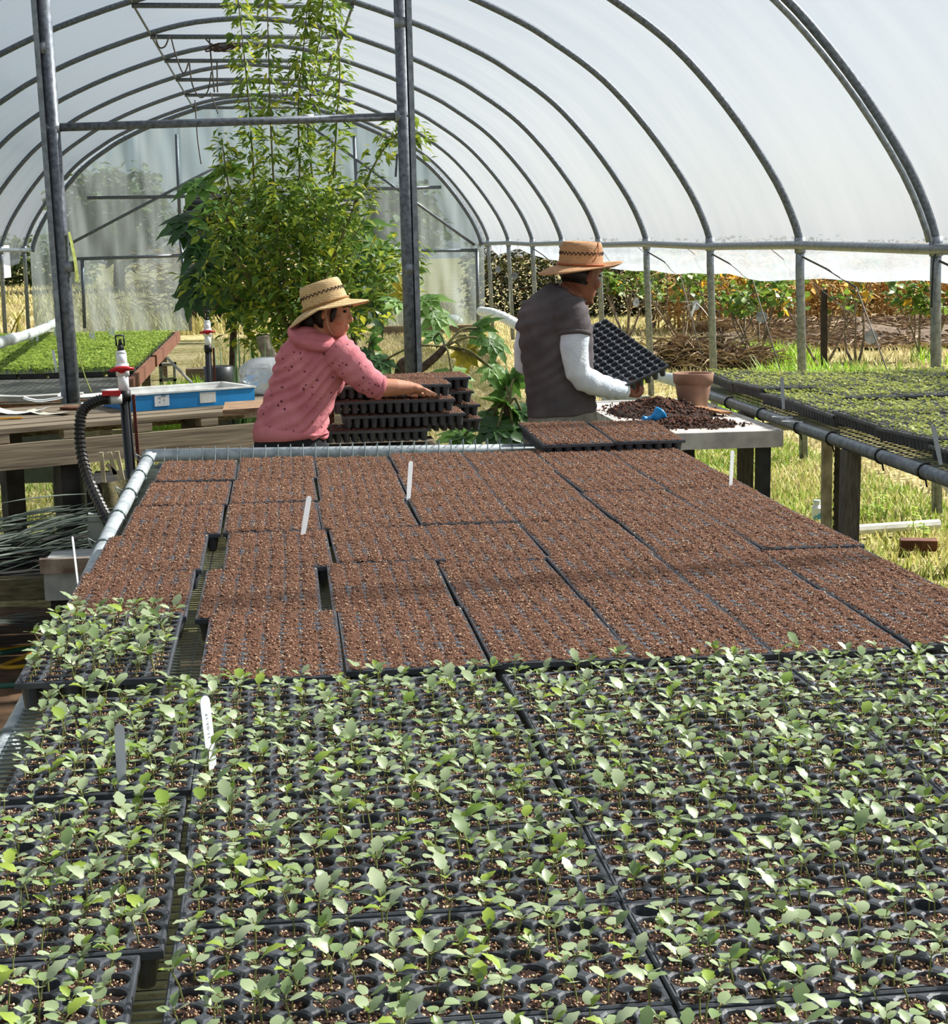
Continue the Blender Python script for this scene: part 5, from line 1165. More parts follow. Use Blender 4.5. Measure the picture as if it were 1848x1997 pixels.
# ================================================================== outside, right
fig_leaf = mat('shrub leaf', '#7f9a3c', '#3f5f28', rough=.5, scale=4, transl=.35, tint=True, ramp=(.1, .9)); fig_yel = mat('autumn leaf', '#d6a531', '#9c7a2a', rough=.6, scale=4, transl=.4, tint=True)
twig_m = mat('grey twig', '#8a7a68', '#54483d', rough=.9, scale=20)
def shrub(base, hgt, nb, seed, label, leaves=60, ymix=.1, lsz=.16, spread=.5, lz=.55, group=None, name='bare_shrub'):
    r = random.Random(seed); o = thing(name, label, 'shrub', base, group); mb = MB(); tips = []
    def br(p, d, L, rad, lv):
        pts = [p]; q = Vector(p); dd = Vector(d)
        for k in range(4): dd = (dd+Vector((r.uniform(-.25, .25), r.uniform(-.25, .25), .12))).normalized(); q = q+dd*L/4; pts.append(q.copy())
        mb.tube(pts, [rad*(1-.12*k) for k in range(5)], 5, caps=False); tips.extend(pts[2:])
        if lv > 0:
            for k in range(r.choice((2, 2, 3))): br(pts[r.choice((2, 3, 4))], (dd+Vector((r.uniform(-.8, .8), r.uniform(-.8, .8), r.uniform(-.1, .5)))).normalized(), L*r.uniform(.5, .75), rad*.6, lv-1)
    for k in range(nb): a = 2*PI*k/nb+r.random(); br(Vector(base)+Vector((math.cos(a)*.05, math.sin(a)*.05, 0)), Vector((math.cos(a)*spread, math.sin(a)*spread, 1)).normalized(), hgt*.5, .022, 2)
    mb.build('branches', twig_m, o, True)
    T = [t for t in tips if t.z > hgt*lz]
    if T and leaves:
        P = []; D = []
        for k in range(leaves): t = r.choice(T); P.append(tuple(t+Vector((r.uniform(-.12, .12), r.uniform(-.12, .12), r.uniform(-.08, .12))))); a = r.uniform(0, 2*PI); D.append((math.cos(a), math.sin(a), r.uniform(-.7, .3)))
        n = len(P); stuff(foliage(P, D, np.array([r.uniform(.6, 1.2)*lsz for _ in range(n)]), np.array([r.uniform(.5, 1.0)*lsz for _ in range(n)]), 'foliage', [fig_leaf, fig_yel], o, np.array([1 if r.random() < ymix else 0 for _ in range(n)])))
    return o
for i, (x, y, h, nb, lv, ym, lab) in enumerate(((1220, 660, 2.2, 5, 150, .05, 'leafy grey-stemmed shrub outside behind the man'), (1335, 680, 2.1, 6, 130, .05, 'many-stemmed shrub with a white plastic scrap outside the side wall'),
        (1475, 705, 2.0, 6, 210, .05, 'broad-leaved shrub with dark green leaves outside the side wall'), (1602, 715, 2.2, 3, 50, .3, 'thin shrub growing beside the square fence post outside'), (1668, 708, 1.9, 3, 45, .5, 'spindly shrub with yellow leaves in front of the corn'),
        (1800, 700, 1.9, 4, 150, .1, 'shrub with dark lobed leaves by the doubled wall post'), (1270, 640, 2.3, 5, 170, .05, 'tall twiggy shrub farther behind the man'), (1410, 655, 2.1, 5, 120, .6, 'shrub with golden autumn leaves outside the side wall'))):
    b_ = G(x, y, 0); shrub(b_, h*.72, nb, 40+i, lab, int(lv*1.7), ym, .13, .5, .5)
# square post outside
b_ = G(1606, 722, 0); mb = MB(); mb.bar(b_, b_+Vector((-.02, 0, 1.05)), .07); tag(mb.build('fence_post', mat('dark fence post', '#3a302a', '#211b17', rough=.9, scale=8)), 'dark square fence post outside the side wall', 'post')
# brown twiggy brush heaps
def brush(cx, cy, rx, ry, h, n, label, m):
    P = np.column_stack([cx+rng.normal(0, rx*.5, n), cy+rng.normal(0, ry*.5, n), rng.uniform(0, h, n)*.8]); a = rng.uniform(0, 2*PI, n); D = np.column_stack([np.cos(a), np.sin(a), rng.uniform(-.2, .8, n)])
    o = foliage(P-np.array([cx, cy, 0]), D, rng.uniform(.15, .4, n), rng.uniform(.006, .012, n), 'brush_heap', m); o.location = (cx, cy, 0); return stuff(tag(o, label, 'brush'))
dry_m = mat('dry twigs', '#c2ad90', '#86705a', rough=.9, tint=True, scale=5)
b1_ = G(1350, 715, 0); brush(b1_.x, b1_.y, .6, .4, .40, 1000, 'heap of brown dry twigs on the grass behind the clay pot', dry_m)
b2_ = G(1440, 720, 0); brush(b2_.x, b2_.y, .5, .4, .28, 600, 'low heap of brown dry twigs below the broad-leaved shrub', dry_m)
# dark mulch ridge before the corn
V = []; F = []; nx, ny = 60, 24
for j in range(ny+1):
    for i in range(nx+1):
        u, w = i/nx, j/ny; x = 7.6+u*8.4; y = 24.5+w*5.0; V.append((x, y, .02+.30*math.sin(PI*w)**.8*min(1, u*4)*(1+.5*mnoise.noise(Vector((x*1.2, y*1.2, 2))))+.05*mnoise.noise(Vector((x*5, y*5, 0)))))
for j in range(ny):
    for i in range(nx): F.append((j*(nx+1)+i, j*(nx+1)+i+1, (j+1)*(nx+1)+i+1, (j+1)*(nx+1)+i))
struct(mk('floor_ridge', V, F, mat('mulch', '#7a6a58', '#43362c', rough=1, scale=14, stretch=(.6, 2, 2), bump=1.0, bscale=40), smooth=True))
n = 9000; x = rng.uniform(7.4, 15.8, n); y = rng.uniform(24.3, 29.6, n); a = rng.uniform(0, 2*PI, n)
o = foliage(np.column_stack([x, y, .05+.28*np.sin(PI*np.clip((y-24.5)/5, 0, 1))]), np.column_stack([np.cos(a), np.sin(a)*.4, rng.uniform(-.1, .2, n)]), rng.uniform(.10, .35, n), rng.uniform(.008, .018, n), 'mulch_straw', dry_m); stuff(tag(o, 'straw and stalk litter strewn over the dark ridge', 'straw'))
# corn
corn_l = mat('dry corn leaf', '#e0c48a', '#a98346', rough=.7, transl=.35, tint=True, scale=6, ramp=(.1, .9)); corn_s = mat('corn stalk', '#c39a58', '#8d6a39', rough=.8)
CORN = []
for s in range(5):
    r = random.Random(900+s); mb = MB(); H = r.uniform(1.35, 1.5); mb.tube([(0, 0, 0), (r.uniform(-.03, .03), 0, H*.5), (r.uniform(-.06, .06), r.uniform(-.06, .06), H)], [.016, .013, .006], 6, mi=1)
    for k in range(13):
        z = .1+H*.85*k/12; a = k*PI+r.uniform(-.6, .6); mb.leaf((0, 0, z), (math.cos(a), math.sin(a), .75), r.uniform(.5, .85), r.uniform(.05, .085), droop=r.uniform(.5, 1.1), nseg=6, fold=.3, t=r.random())
    mb.ell((.04, 0, H*.5), (.03, .03, .11), mi=1); CORN.append(mesh_of(mb, 'corn_stalk', [corn_l, corn_s], True))
for k in range(150):
    row = k % 4; x = 7.4+(k//4)*.235+random.uniform(-.06, .06); y = 29.6+row*.55+random.uniform(-.1, .1)
    o = obj_from('corn_stalk', CORN[k % 5]); o.location = (x, y, 0); o.rotation_euler = (random.uniform(-.06, .06), random.uniform(-.08, .08), random.uniform(0, 6)); s = random.uniform(.85, 1.1); o.scale = (s, s, s)
    tag(o, 'dry golden corn stalk standing in the field rows', 'corn', 'corn stalks beyond the ridge')
# hedge behind the far corner
def leafmass(cx, cy, rx, ry, z0, z1, n, lsz, mats, name, label, cat, mi=None, boxy=False):
    u = rng.uniform(-1, 1, n); w = rng.uniform(-1, 1, n); z = rng.uniform(0, 1, n)
    if not boxy: lim = np.sqrt(np.clip(1-((z-.45)/.6)**2, .05, 1)); u, w = u*lim, w*lim
    bump = 1+.12*np.sin(u*7+w*5); P = np.column_stack([u*rx, w*ry, (z0+(z1-z0)*z*bump)]); a = rng.uniform(0, 2*PI, n); D = np.column_stack([np.cos(a), np.sin(a), rng.uniform(-.7, .4, n)])
    o = foliage(P, D, lsz*rng.uniform(.6, 1.3, n), lsz*rng.uniform(.4, .9, n), name, mats, None, mi); o.location = (cx, cy, 0); return tag(o, label, cat)
hedge_l = mat('hedge leaf', '#4f5329', '#262e14', rough=.6, transl=.25, tint=True, scale=.8, ramp=(.1, .9)); hedge_b = mat('hedge brown leaf', '#5f4c2e', '#332918', rough=.7, transl=.2, tint=True, scale=3)
n = 15000; leafmass(8.6, 37.5, 4.2, 1.3, 0, 1.55, n, .12, [hedge_l, hedge_b], 'hedge', 'dense olive hedge beyond the far corner of the hoop house', 'hedge', (rng.random(n) < .25).astype(int), True)
n = 8000; leafmass(15.5, 36.8, 3.2, 1.3, 0, 1.45, n, .13, [hedge_l, hedge_b], 'hedge', 'olive hedge continuing behind the corn rows', 'hedge', (rng.random(n) < .3).astype(int), True)
# trees far behind the end wall and at the sides
tree_l = mat('far tree leaf', '#6f7f4a', '#3c4a2a', rough=.7, transl=.25, tint=True, scale=.6, ramp=(.1, .9))
def tree(cx, cy, r, h, n, label):
    o = thing('tree', label, 'tree', (cx, cy, 0), 'trees beyond the end wall'); mb = MB(); mb.tube([(cx, cy, 0), (cx+.1, cy, h*.4), (cx, cy, h*.75)], [.22, .18, .08], 8); mb.build('trunk', bark_b, o, True)
    th = rng.uniform(0, 2*PI, n); ph = np.arccos(rng.uniform(-1, 1, n)); rr = rng.random(n)**.4*(1+.2*np.sin(th*3+ph*4)); P = np.column_stack([cx+r*rr*np.sin(ph)*np.cos(th), cy+r*rr*np.sin(ph)*np.sin(th), h*.62+h*.40*rr*np.cos(ph)])
    P[:, 2] = np.maximum(P[:, 2], .2); a = rng.uniform(0, 2*PI, n); stuff(foliage(P, np.column_stack([np.cos(a), np.sin(a), rng.uniform(-.6, .4, n)]), rng.uniform(.25, .5, n), rng.uniform(.2, .4, n), 'crown', tree_l, o))
for (cx, cy, r, h) in ((-5.6, 62, 2.2, 4.4), (-.7, 64, 2.3, 4.2), (4.3, 63, 2.3, 3.9)): tree(cx, cy, r, h, 2600, 'round-crowned green tree standing beyond the end wall')
# straw-coloured brush and timber stack beyond the doorway
brush(-1.3, 38, 1.6, .8, 2.0, 3500, 'tall straw-coloured brush beyond the end doorway', mat('straw brush', '#c8aa78', '#94764a', rough=.9, tint=True, scale=2, transl=.3))
ts = thing('timber_stack', 'stack of dark heavy timbers beyond the end doorway', 'timber stack', (-1.2, 34.5, 0))
for k in range(4): mb = MB(); mb.bbox((-2.0, 34.3+.1*(k % 2), .02+k*.14), (-.6, 34.7, .15+k*.14)); mb.build('timber', mat('dark timber beam', '#3b322b', '#231d18', rough=.9), ts)
mb = MB(); mb.bbox((1.9, 31.2, 0), (4.0, 31.45, .14)); tag(mb.build('foot_board', wood_grey), 'grey board along the foot of the end film', 'board')
mb = MB(); mb.bbox((-3.9, 31.2, 0), (-1.8, 31.4, .12)); tag(mb.build('foot_board', wood_grey), 'grey board along the foot of the end film beside the doorway', 'board')
for x, y, s in ((845, 640, .16), (878, 638, .2)): c = G(x, y, 0); mb = MB(); mb.ell(c+Vector((0, 0, s*.6)), (s*1.3, s, s*.7), 10, 6); tag(mb.build('white_rag', roll_m, smooth=True), 'crumpled white plastic on the ground before the end film', 'plastic', 'crumpled plastic by the end film')
# hanging discs
disc_m = mat('scuffed silver disc', '#9aa0ac', '#6f7684', rough=.25, metal=.8, scale=14)
for i, (x, y, Y, lab) in enumerate(((1357, 595, 18.0, 'shiny disc tangled with white ribbon among shrub twigs'), (1485, 618, 15.8, 'shiny disc hanging before the broad-leaved shrub'), (1698, 657, 13.0, 'shiny disc hanging before the corn'), (1240, 590, 20.2, 'shiny disc hanging behind the man\'s tray'), (971, 526, 29.0, 'shiny disc hanging before the hedge, nearer the end wall'), (1003, 538, 27.0, 'shiny disc hanging before the hedge, nearer the man'))):
    c = PY(x, y, Y); o = thing('hanging_disc', lab, 'disc', c); yaw = [.5, -.2, .1, .6, .3, -.2][i]; R = R3(PI/2, 0, yaw)
    mb = MB(); mb.lathe([(.009, -.001), (.058, -.001), (.058, .001), (.009, .001), (.009, -.001)], c, 24, R=R, caps=False); mb.build('disc', disc_m, o)
    mb = MB(); mb.tube([c+Vector((0, 0, .055)), Vector((X0+4.27, c.y+.3, 1.66))], .003, 4); mb.build('string', cord_m, o)
    if i == 0:
        mb = MB()
        for k in range(6): mb.leaf(c+Vector((0, -.02, .03)), (random.uniform(-1, .6), -.2, random.uniform(-1, .8)), .22, .02, droop=.1, nseg=3)
        mb.build('ribbon', roll_m, o)
# white vehicle far away at the left
bx_, by_ = -12.2, 69.0
tr = thing('white_trailer', 'white box trailer with a dark wheel parked far off on the grass', 'trailer', (bx_, by_, 0)); wm = mat('white paint', '#e6e8ec', '#cfd4da', rough=.4)
mb = MB(); mb.bbox((bx_-3.2, by_-1, .45), (bx_+1.55, by_+1, 1.75)); mb.build('body', wm, tr)
mb = MB(); mb.bbox((bx_+.35, by_-1.02, .35), (bx_+1.2, by_-.9, .95)); mb.build('fender', mat('dark fender', '#2c2d30', '#1b1c1e', rough=.5), tr)
mb = MB(); mb.lathe([(.05, -.1), (.30, -.1), (.34, -.05), (.34, .1), (.05, .1)], (bx_+.75, by_-1.0, .34), 20, R=R3(PI/2, 0, 0)); w_ = mb.build('wheel', blackm, tr, True)
mb = MB(); mb.lathe([(.02, -.12), (.17, -.11), (.17, -.08), (.02, -.08)], (bx_+.75, by_-1.02, .34), 16, R=R3(-PI/2, 0, 0)); mb.build('hub', galv, w_, True)
for k in range(2): mb = MB(); mb.bbox((bx_-2.8+k*1.6, by_-1.03, .8), (bx_-1.6+k*1.6, by_-1.0, 1.6)); mb.build('side_panel', wm, tr)
leafmass(-13.5, 72, 6, 1.5, 0, 2.0, 5000, .3, tree_l, 'hedge', 'dark hedge behind the white trailer', 'hedge', None, True)
# small scrap among trays by the left wall
mb = MB(); b_ = PY(18, 640, 15.6)
for k in range(3): mb.leaf(b_+Vector((k*.06, 0, -.12)), (.25-.2*k, 0, 1), .34, .12, droop=.25, nseg=4, t=.8)
tag(mb.build('banana_leaf', mat('yellowing leaf', '#c7b33c', '#8a8a34', rough=.5, transl=.4), smooth=True, tint=False), 'yellowing broad leaf standing at the edge of the green trays', 'leaf')
# ================================================================== people
def remeshed(name, mb, voxel, it, mats, parent=None, origin=None, disp=None):
    t = mk('tmp', mb.V, mb.F, None); m = t.modifiers.new('r', 'REMESH'); m.mode = 'VOXEL'; m.voxel_size = voxel
    s = t.modifiers.new('s', 'SMOOTH'); s.factor = .5; s.iterations = it
    bpy.context.view_layer.update(); me = bpy.data.meshes.new_from_object(t.evaluated_get(bpy.context.evaluated_depsgraph_get())); bpy.data.objects.remove(t)
    off = root_loc(parent) if parent else Vector(origin); n = len(me.vertices); co = np.empty(n*3, np.float32); me.vertices.foreach_get('co', co); co = co.reshape(-1, 3)
    if disp is not None:
        nm = np.empty(n*3, np.float32); me.vertex_normals.foreach_get('vector', nm); nm = nm.reshape(-1, 3); co = co+nm*disp(co)[:, None]
    co = co-np.array(off, np.float32); me.vertices.foreach_set('co', co.astype(np.float32).ravel())
    o = _fin(name, me, mats, parent, True)
    if not parent: o.location = off
    return o
def limb(mb, pts, rx, ry, n=20):
    """pts world points, rx radius in the picture plane, ry radius in depth"""
    pts = [Vector(p) for p in pts]; R = []
    for i, p in enumerate(pts):
        d = (pts[min(i+1, len(pts)-1)]-pts[max(i-1, 0)]).normalized(); y = Vector((0, 1, 0)); y = (y-d*y.dot(d)).normalized(); s = y.cross(d).normalized()
        R.append([p+s*rx[i]*math.cos(2*PI*k/n)+y*ry[i]*math.sin(2*PI*k/n) for k in range(n)])
    # rounded ends
    def cap(c, ring, d, r): return [[c+(v-c)*.75+d*r*.35 for v in ring], [c+(v-c)*.3+d*r*.55 for v in ring]]
    d0 = (pts[0]-pts[1]).normalized(); d1 = (pts[-1]-pts[-2]).normalized(); a = cap(pts[0], R[0], d0, rx[0]*.3); b = cap(pts[-1], R[-1], d1, rx[-1]*.3)
    mb.loft([a[1], a[0]]+R+b)
def frame(fwd, up=(0, 0, 1)):
    f = Vector(fwd).normalized(); l = Vector(up).cross(f).normalized(); u = f.cross(l); return Matrix((f, l, u)).transposed()
HEADR = [(-.116, .072, -.035, .018), (-.100, .087, -.004, .036), (-.075, .090, .030, .052), (-.045, .090, .060, .062), (-.015, .088, .085, .069), (.02, .085, .098, .074), (.05, .092, .103, .076), (.072, .078, .088, .066), (.086, .050, .062, .046), (.094, .02, .03, .02)]
def head_rings(mb, c, F, grow=(0, 0, 0), cut=None, sc=1.0, zr=(-1, 1)):
    R = []; N = 28
    for z, fr, bk, sd in HEADR:
        if not zr[0] <= z <= zr[1]: continue
        fr2, bk2, sd2 = fr+grow[0], bk+grow[1], sd+grow[2]
        if cut: fr2 = min(fr2, cut(z))
        ring = []
        for k in range(N):
            a = 2*PI*k/N; x = math.cos(a); x = x*fr2 if x > 0 else x*bk2; ring.append(c+F @ (Vector((x, math.sin(a)*sd2, z))*sc))
        R.append(ring)
    mb.loft(R)
def head_mesh(mb, c, F, sc=1.0):
    def L(x, y, z): return c+F @ (Vector((x, y, z))*sc)
    head_rings(mb, c, F, sc=sc)
    mb.tube([L(.080, 0, .032), L(.094, 0, .004), L(.106, 0, -.018), L(.092, 0, -.026)], [.0065*sc, .0080*sc, .0105*sc, .009*sc], 10)
    for s in (-1, 1):
        mb.ell(L(.090, s*.011, -.022), Vector((.009, .008, .008))*sc, 8, 6, R=F); mb.ell(L(-.004, s*.077, -.002), Vector((.017, .008, .031))*sc, 12, 8, R=F @ R3(0, .15, s*.35))
        mb.ell(L(.055, s*.045, -.020), Vector((.028, .022, .026))*sc, 10, 8, R=F); mb.tube([L(.088, s*.014, .046), L(.083, s*.034, .048), L(.068, s*.054, .044)], [.008*sc, .009*sc, .006*sc], 8)
    mb.ell(L(.089, 0, -.049), Vector((.010, .022, .007))*sc, 10, 6, R=F); mb.ell(L(.087, 0, -.060), Vector((.010, .020, .008))*sc, 10, 6, R=F); mb.ell(L(.078, 0, -.095), Vector((.016, .022, .016))*sc, 10, 6, R=F)
def straw(name, a, b, band=.5):
    m = bpy.data.materials.new(name); m.use_nodes = True; nt = m.node_tree; N = nt.nodes; L = nt.links; p = N['Principled BSDF']
    tc = N.new('ShaderNodeTexCoord'); w = N.new('ShaderNodeTexWave'); w.bands_direction = 'Z'; w.inputs['Scale'].default_value = 45; w.inputs['Distortion'].default_value = 5; w.inputs['Detail'].default_value = 3; w.inputs['Detail Scale'].default_value = 3
    n = N.new('ShaderNodeTexNoise'); n.inputs['Scale'].default_value = 22; n.inputs['Detail'].default_value = 6; L.new(tc.outputs['Object'], w.inputs['Vector']); L.new(tc.outputs['Object'], n.inputs['Vector'])
    mx = N.new('ShaderNodeMath'); mx.operation = 'MULTIPLY_ADD'; mx.inputs[1].default_value = .45; L.new(w.outputs['Fac'], mx.inputs[0]); sc = N.new('ShaderNodeMath'); sc.operation = 'MULTIPLY'; sc.inputs[1].default_value = .6; L.new(n.outputs[0], sc.inputs[0]); L.new(sc.outputs[0], mx.inputs[2])
    cr = N.new('ShaderNodeValToRGB'); e = cr.color_ramp.elements; e[0].position = .15; e[1].position = .75; e[0].color = (*lin(b), 1); e[1].color = (*lin(a), 1); L.new(mx.outputs[0], cr.inputs[0]); L.new(cr.outputs[0], p.inputs['Base Color']); p.inputs['Roughness'].default_value = .75
    bp = N.new('ShaderNodeBump'); bp.inputs['Strength'].default_value = .5; bp.inputs['Distance'].default_value = .003; L.new(mx.outputs[0], bp.inputs['Height']); L.new(bp.outputs[0], p.inputs['Normal']); return m
def hat(parent, c, F, m, crown=(.100, .086, .105), brim=(.185, .170), brimz=None, band_m=None, cord=None):
    """c centre of crown base, F frame fwd/left/up"""
    N = 48; R = []
    def ring(a, b, z, zf=None): return [c+F @ Vector((a*math.cos(t), b*math.sin(t), z+(zf(t) if zf else 0))) for t in (2*PI*k/N for k in range(N))]
    ca, cb_, h = crown; bz = brimz or (lambda t, q: 0)
    top = lambda t: .008*math.cos(2*t)
    R.append(ring(.012, .008, h-.012)); R.append(ring(ca*.45, cb_*.40, h-.012)); R.append(ring(ca*.72, cb_*.70, h-.002)); R.append(ring(ca*.84, cb_*.84, h-.004)); R.append(ring(ca*.90, cb_*.90, h-.018))
    for q in (.75, .5, .25, .08): R.append(ring(ca*(1-.11*q), cb_*(1-.11*q), h*q))
    R.append(ring(ca*1.02, cb_*1.02, .002)); qs = (.15, .35, .6, .85, 1.0)
    for q in qs: R.append(ring(ca+(brim[0]-ca)*q, cb_+(brim[1]-cb_)*q, .0, lambda t, q=q: bz(t, q)))
    R.append(ring(brim[0]+.001, brim[1]+.001, -.003, lambda t: bz(t, 1)))
    for q in reversed(qs): R.append(ring(ca+(brim[0]-ca)*q-.002, cb_+(brim[1]-cb_)*q-.002, -.006, lambda t, q=q: bz(t, q)))
    R.append(ring(ca*.97, cb_*.97, -.004)); R.append(ring(ca*.86, cb_*.86, h*.9)); R.append(ring(.01, .01, h-.018))
    mb = MB(); mb.loft(R); o = mb.build('straw_hat', m, parent, True)
    o['label'] = 'woven palm straw hat with a wide brim'
    mb = MB()
    for row, zq in ((0, .56), (1, .50)):
        n = 30
        for k in range(n):
            t = 2*PI*(k+.5*row)/n; a, b = ca*(1-.11*zq)+.0015, cb_*(1-.11*zq)+.0015; pc = c+F @ Vector((a*math.cos(t), b*math.sin(t), h*zq)); tn = F @ Vector((-a*math.sin(t), b*math.cos(t), 0)).normalized(); up = F @ Vector((0, 0, 1)); nn = tn.cross(up)
            x = (tn*.8+up*(.5 if row else -.5)).normalized(); y = nn.cross(x); mb.box(pc, (.011, .0045, .002), Matrix((x, y, nn)).transposed())
    stuff(mb.build('lattice_hole_shade', mat('hat lattice shade', '#3a281b', '#24170f', rough=.9), o))  # dark chips on the crown paint the shade inside the weave holes
    mb = MB(); P = [c+F @ Vector(((ca*1.01+.002)*math.cos(t), (cb_*1.01+.002)*math.sin(t), .010)) for t in np.linspace(0, 2*PI, 49)]; mb.tube(P, .0045, 6); mb.build('hat_band', band_m, o, True)
    return o
def finger(mb, pts, r0, r1): mb.tube(catmull(pts, 3), [r0+(r1-r0)*k/(3*(len(pts)-1)) for k in range(3*(len(pts)-1)+1)], 8); mb.ell(pts[-1], (r1*1.05,)*3, 8, 6); mb.ell(pts[0], (r0*1.1,)*3, 8, 6)
def legs(mb, hipL, hipR, rz, r=.085, ank=.055):
    for hp, fx in ((hipL, -1), (hipR, 1)):
        hp = Vector(hp); limb(mb, [hp+Vector((0, 0, .05)), hp+Vector((0, 0, -.12)), Vector((hp.x, hp.y-.01, .50)), Vector((hp.x, hp.y+.005, .30)), Vector((hp.x, hp.y+.02, .09))], [r, r*1.02, r*.72, r*.70, ank], [r, r*1.02, r*.75, r*.78, ank*1.1])
def shoe(parent, p, f, m):
    mb = MB(); F = frame(f); c = Vector(p)
    R = []
    for x, w, h in ((-.085, .025, .05), (-.07, .040, .085), (-.02, .042, .095), (.04, .045, .07), (.10, .046, .055), (.15, .036, .04), (.175, .012, .02)):
        R.append([c+F @ Vector((x, w*math.cos(2*PI*k/14), max(0, h/2+h/2*math.sin(2*PI*k/14)*1.0))) for k in range(14)])
    mb.loft(R); return mb.build('shoe', m, parent, True)
def fold_disp(amp, dirv, freq, seed):
    dv = np.array(dirv, float); dv /= np.linalg.norm(dv)
    def f(co):
        out = np.empty(len(co), np.float32)
        for i, p in enumerate(co):
            q = float(p @ dv); v = Vector((float(p[0]), float(p[1]), float(p[2])))
            w = mnoise.noise(v*5.0+Vector((seed, 0, 0))); out[i] = amp*(math.sin(q*freq+w*5.0)*(.35+.65*max(0, mnoise.noise(v*4.0+Vector((0, seed, 2)))+.35)))
        return out
    return f

# -------------------------------------------------- woman
YW = 7.15
def W(x, y, d=0.0): return PY(x, y, YW+d)
skin_w = mat('light brown skin', '#c48c6e', '#b0765a', rough=.55, scale=14, bump=.04); hair_m = mat('black hair', '#1d1614', '#0e0a09', rough=.45, scale=60, stretch=(1, 1, .2))
HC = W(643, 609, -.02); HF = frame((.93, -.30, -.16))
mb = MB(); head_mesh(mb, HC, HF, .95)
mb.tube([HC+HF @ Vector((-.015, 0, -.06)), W(628, 645, -.01), W(622, 668, 0)], [.052, .052, .07], 16)      # neck
tor = [(566, 852, 62, .105), (572, 820, 58, .10), (582, 785, 54, .095), (596, 745, 55, .10), (608, 708, 58, .105), (620, 678, 52, .09)]
limb(mb, [W(x, y) for x, y, _, _ in tor], [h*.00223 for _, _, h, _ in tor], [d for *_, d in tor])
hl, hr = W(590, 880, .02), W(545, 880, -.02); 
legs(mb, hl, hr, 0, .075, .045)
# right arm and hand resting on the tray
limb(mb, [W(662, 692, -.09), W(690, 718, -.10), W(716, 745, -.10), W(745, 756, -.09), W(772, 756, -.08), W(792, 756, -.07), W(803, 757, -.065)], [.055, .050, .044, .042, .037, .030, .027], [.055, .050, .045, .044, .040, .033, .031])
limb(mb, [W(798, 756, -.065), W(810, 757, -.06), W(822, 760, -.06)], [.024, .022, .017], [.030, .040, .042], 16)
for k, (dy, tipx, tipy) in enumerate(((-.095, 838, 771), (-.073, 847, 771), (-.050, 850, 770), (-.030, 847, 769))):
    finger(mb, [W(817, 758, -.062+(dy+.062)*.8), W(829, 760, dy), W(tipx-9, tipy-4, dy), W(tipx, tipy, dy)], .0095, .0078)
finger(mb, [W(805, 761, -.03), W(815, 765, -.01), W(826, 770, .0)], .011, .009)
# left arm, mostly hidden behind the right one
limb(mb, [W(640, 690, .13), W(680, 722, .20), W(715, 752, .22), W(750, 764, .20), W(785, 766, .17)], [.052, .047, .043, .036, .028], [.052, .047, .043, .038, .030])
limb(mb, [W(785, 766, .17), W(797, 767, .16), W(808, 769, .155)], [.022, .020, .016], [.030, .038, .040], 16)
for dy in (.12, .142, .164, .186): finger(mb, [W(805, 768, dy), W(818, 769, dy-.005), W(830, 771, dy-.01)], .0095, .008)
finger(mb, [W(792, 768, .115), W(803, 771, .10), W(812, 772, .095)], .011, .009)
wo_ = remeshed('person', mb, .0042, 3, skin_w, origin=Vector((W(570, 880).x, YW, 0)))
tag(wo_, 'person in a pink hooded top and straw hat pressing down a stack of trays', 'person')
def L_(x, y, z, sc=.95): return HC+HF @ (Vector((x, y, z))*sc)
mb = MB(); head_rings(mb, HC+HF @ Vector((-.006, 0, .004)), HF, (.004, .014, .010), lambda z: .060 if z > .062 else (.030 if z > -.02 else -.01), .95, (-.08, .03))
mb.tube([L_(.040, -.076, .03), L_(.036, -.079, -.005), L_(.032, -.075, -.035)], [.012, .013, .006], 8); mb.ell(L_(-.085, 0, -.05), (.045, .05, .06), 12, 8)
mb.build('hair', hair_m, wo_, True)
eye_d = mat('dark eye', '#20130f', '#120a08', rough=.25); lipm = mat('lips', '#a5604f', '#94523f', rough=.55); browm = mat('brow hair', '#2a1a14', '#1a100c', rough=.8)
for s in (-1, 1):
    mb = MB(); mb.ell(L_(.0785, s*.031, .018), (.008, .015, .0062), 10, 6, R=HF); mb.build('eye', eye_d, wo_, True)
    mb = MB(); mb.tube(catmull([L_(.094, s*.014, .038), L_(.090, s*.034, .044), L_(.073, s*.056, .036)]), [.003]*10+[.0022]*3, 6); mb.build('eyebrow', browm, wo_, True)
mb = MB(); mb.ell(L_(.0925, 0, -.049), (.005, .019, .0035), 10, 6, R=HF); mb.ell(L_(.0905, 0, -.058), (.006, .017, .0045), 10, 6, R=HF); mb.build('lips', lipm, wo_, True)
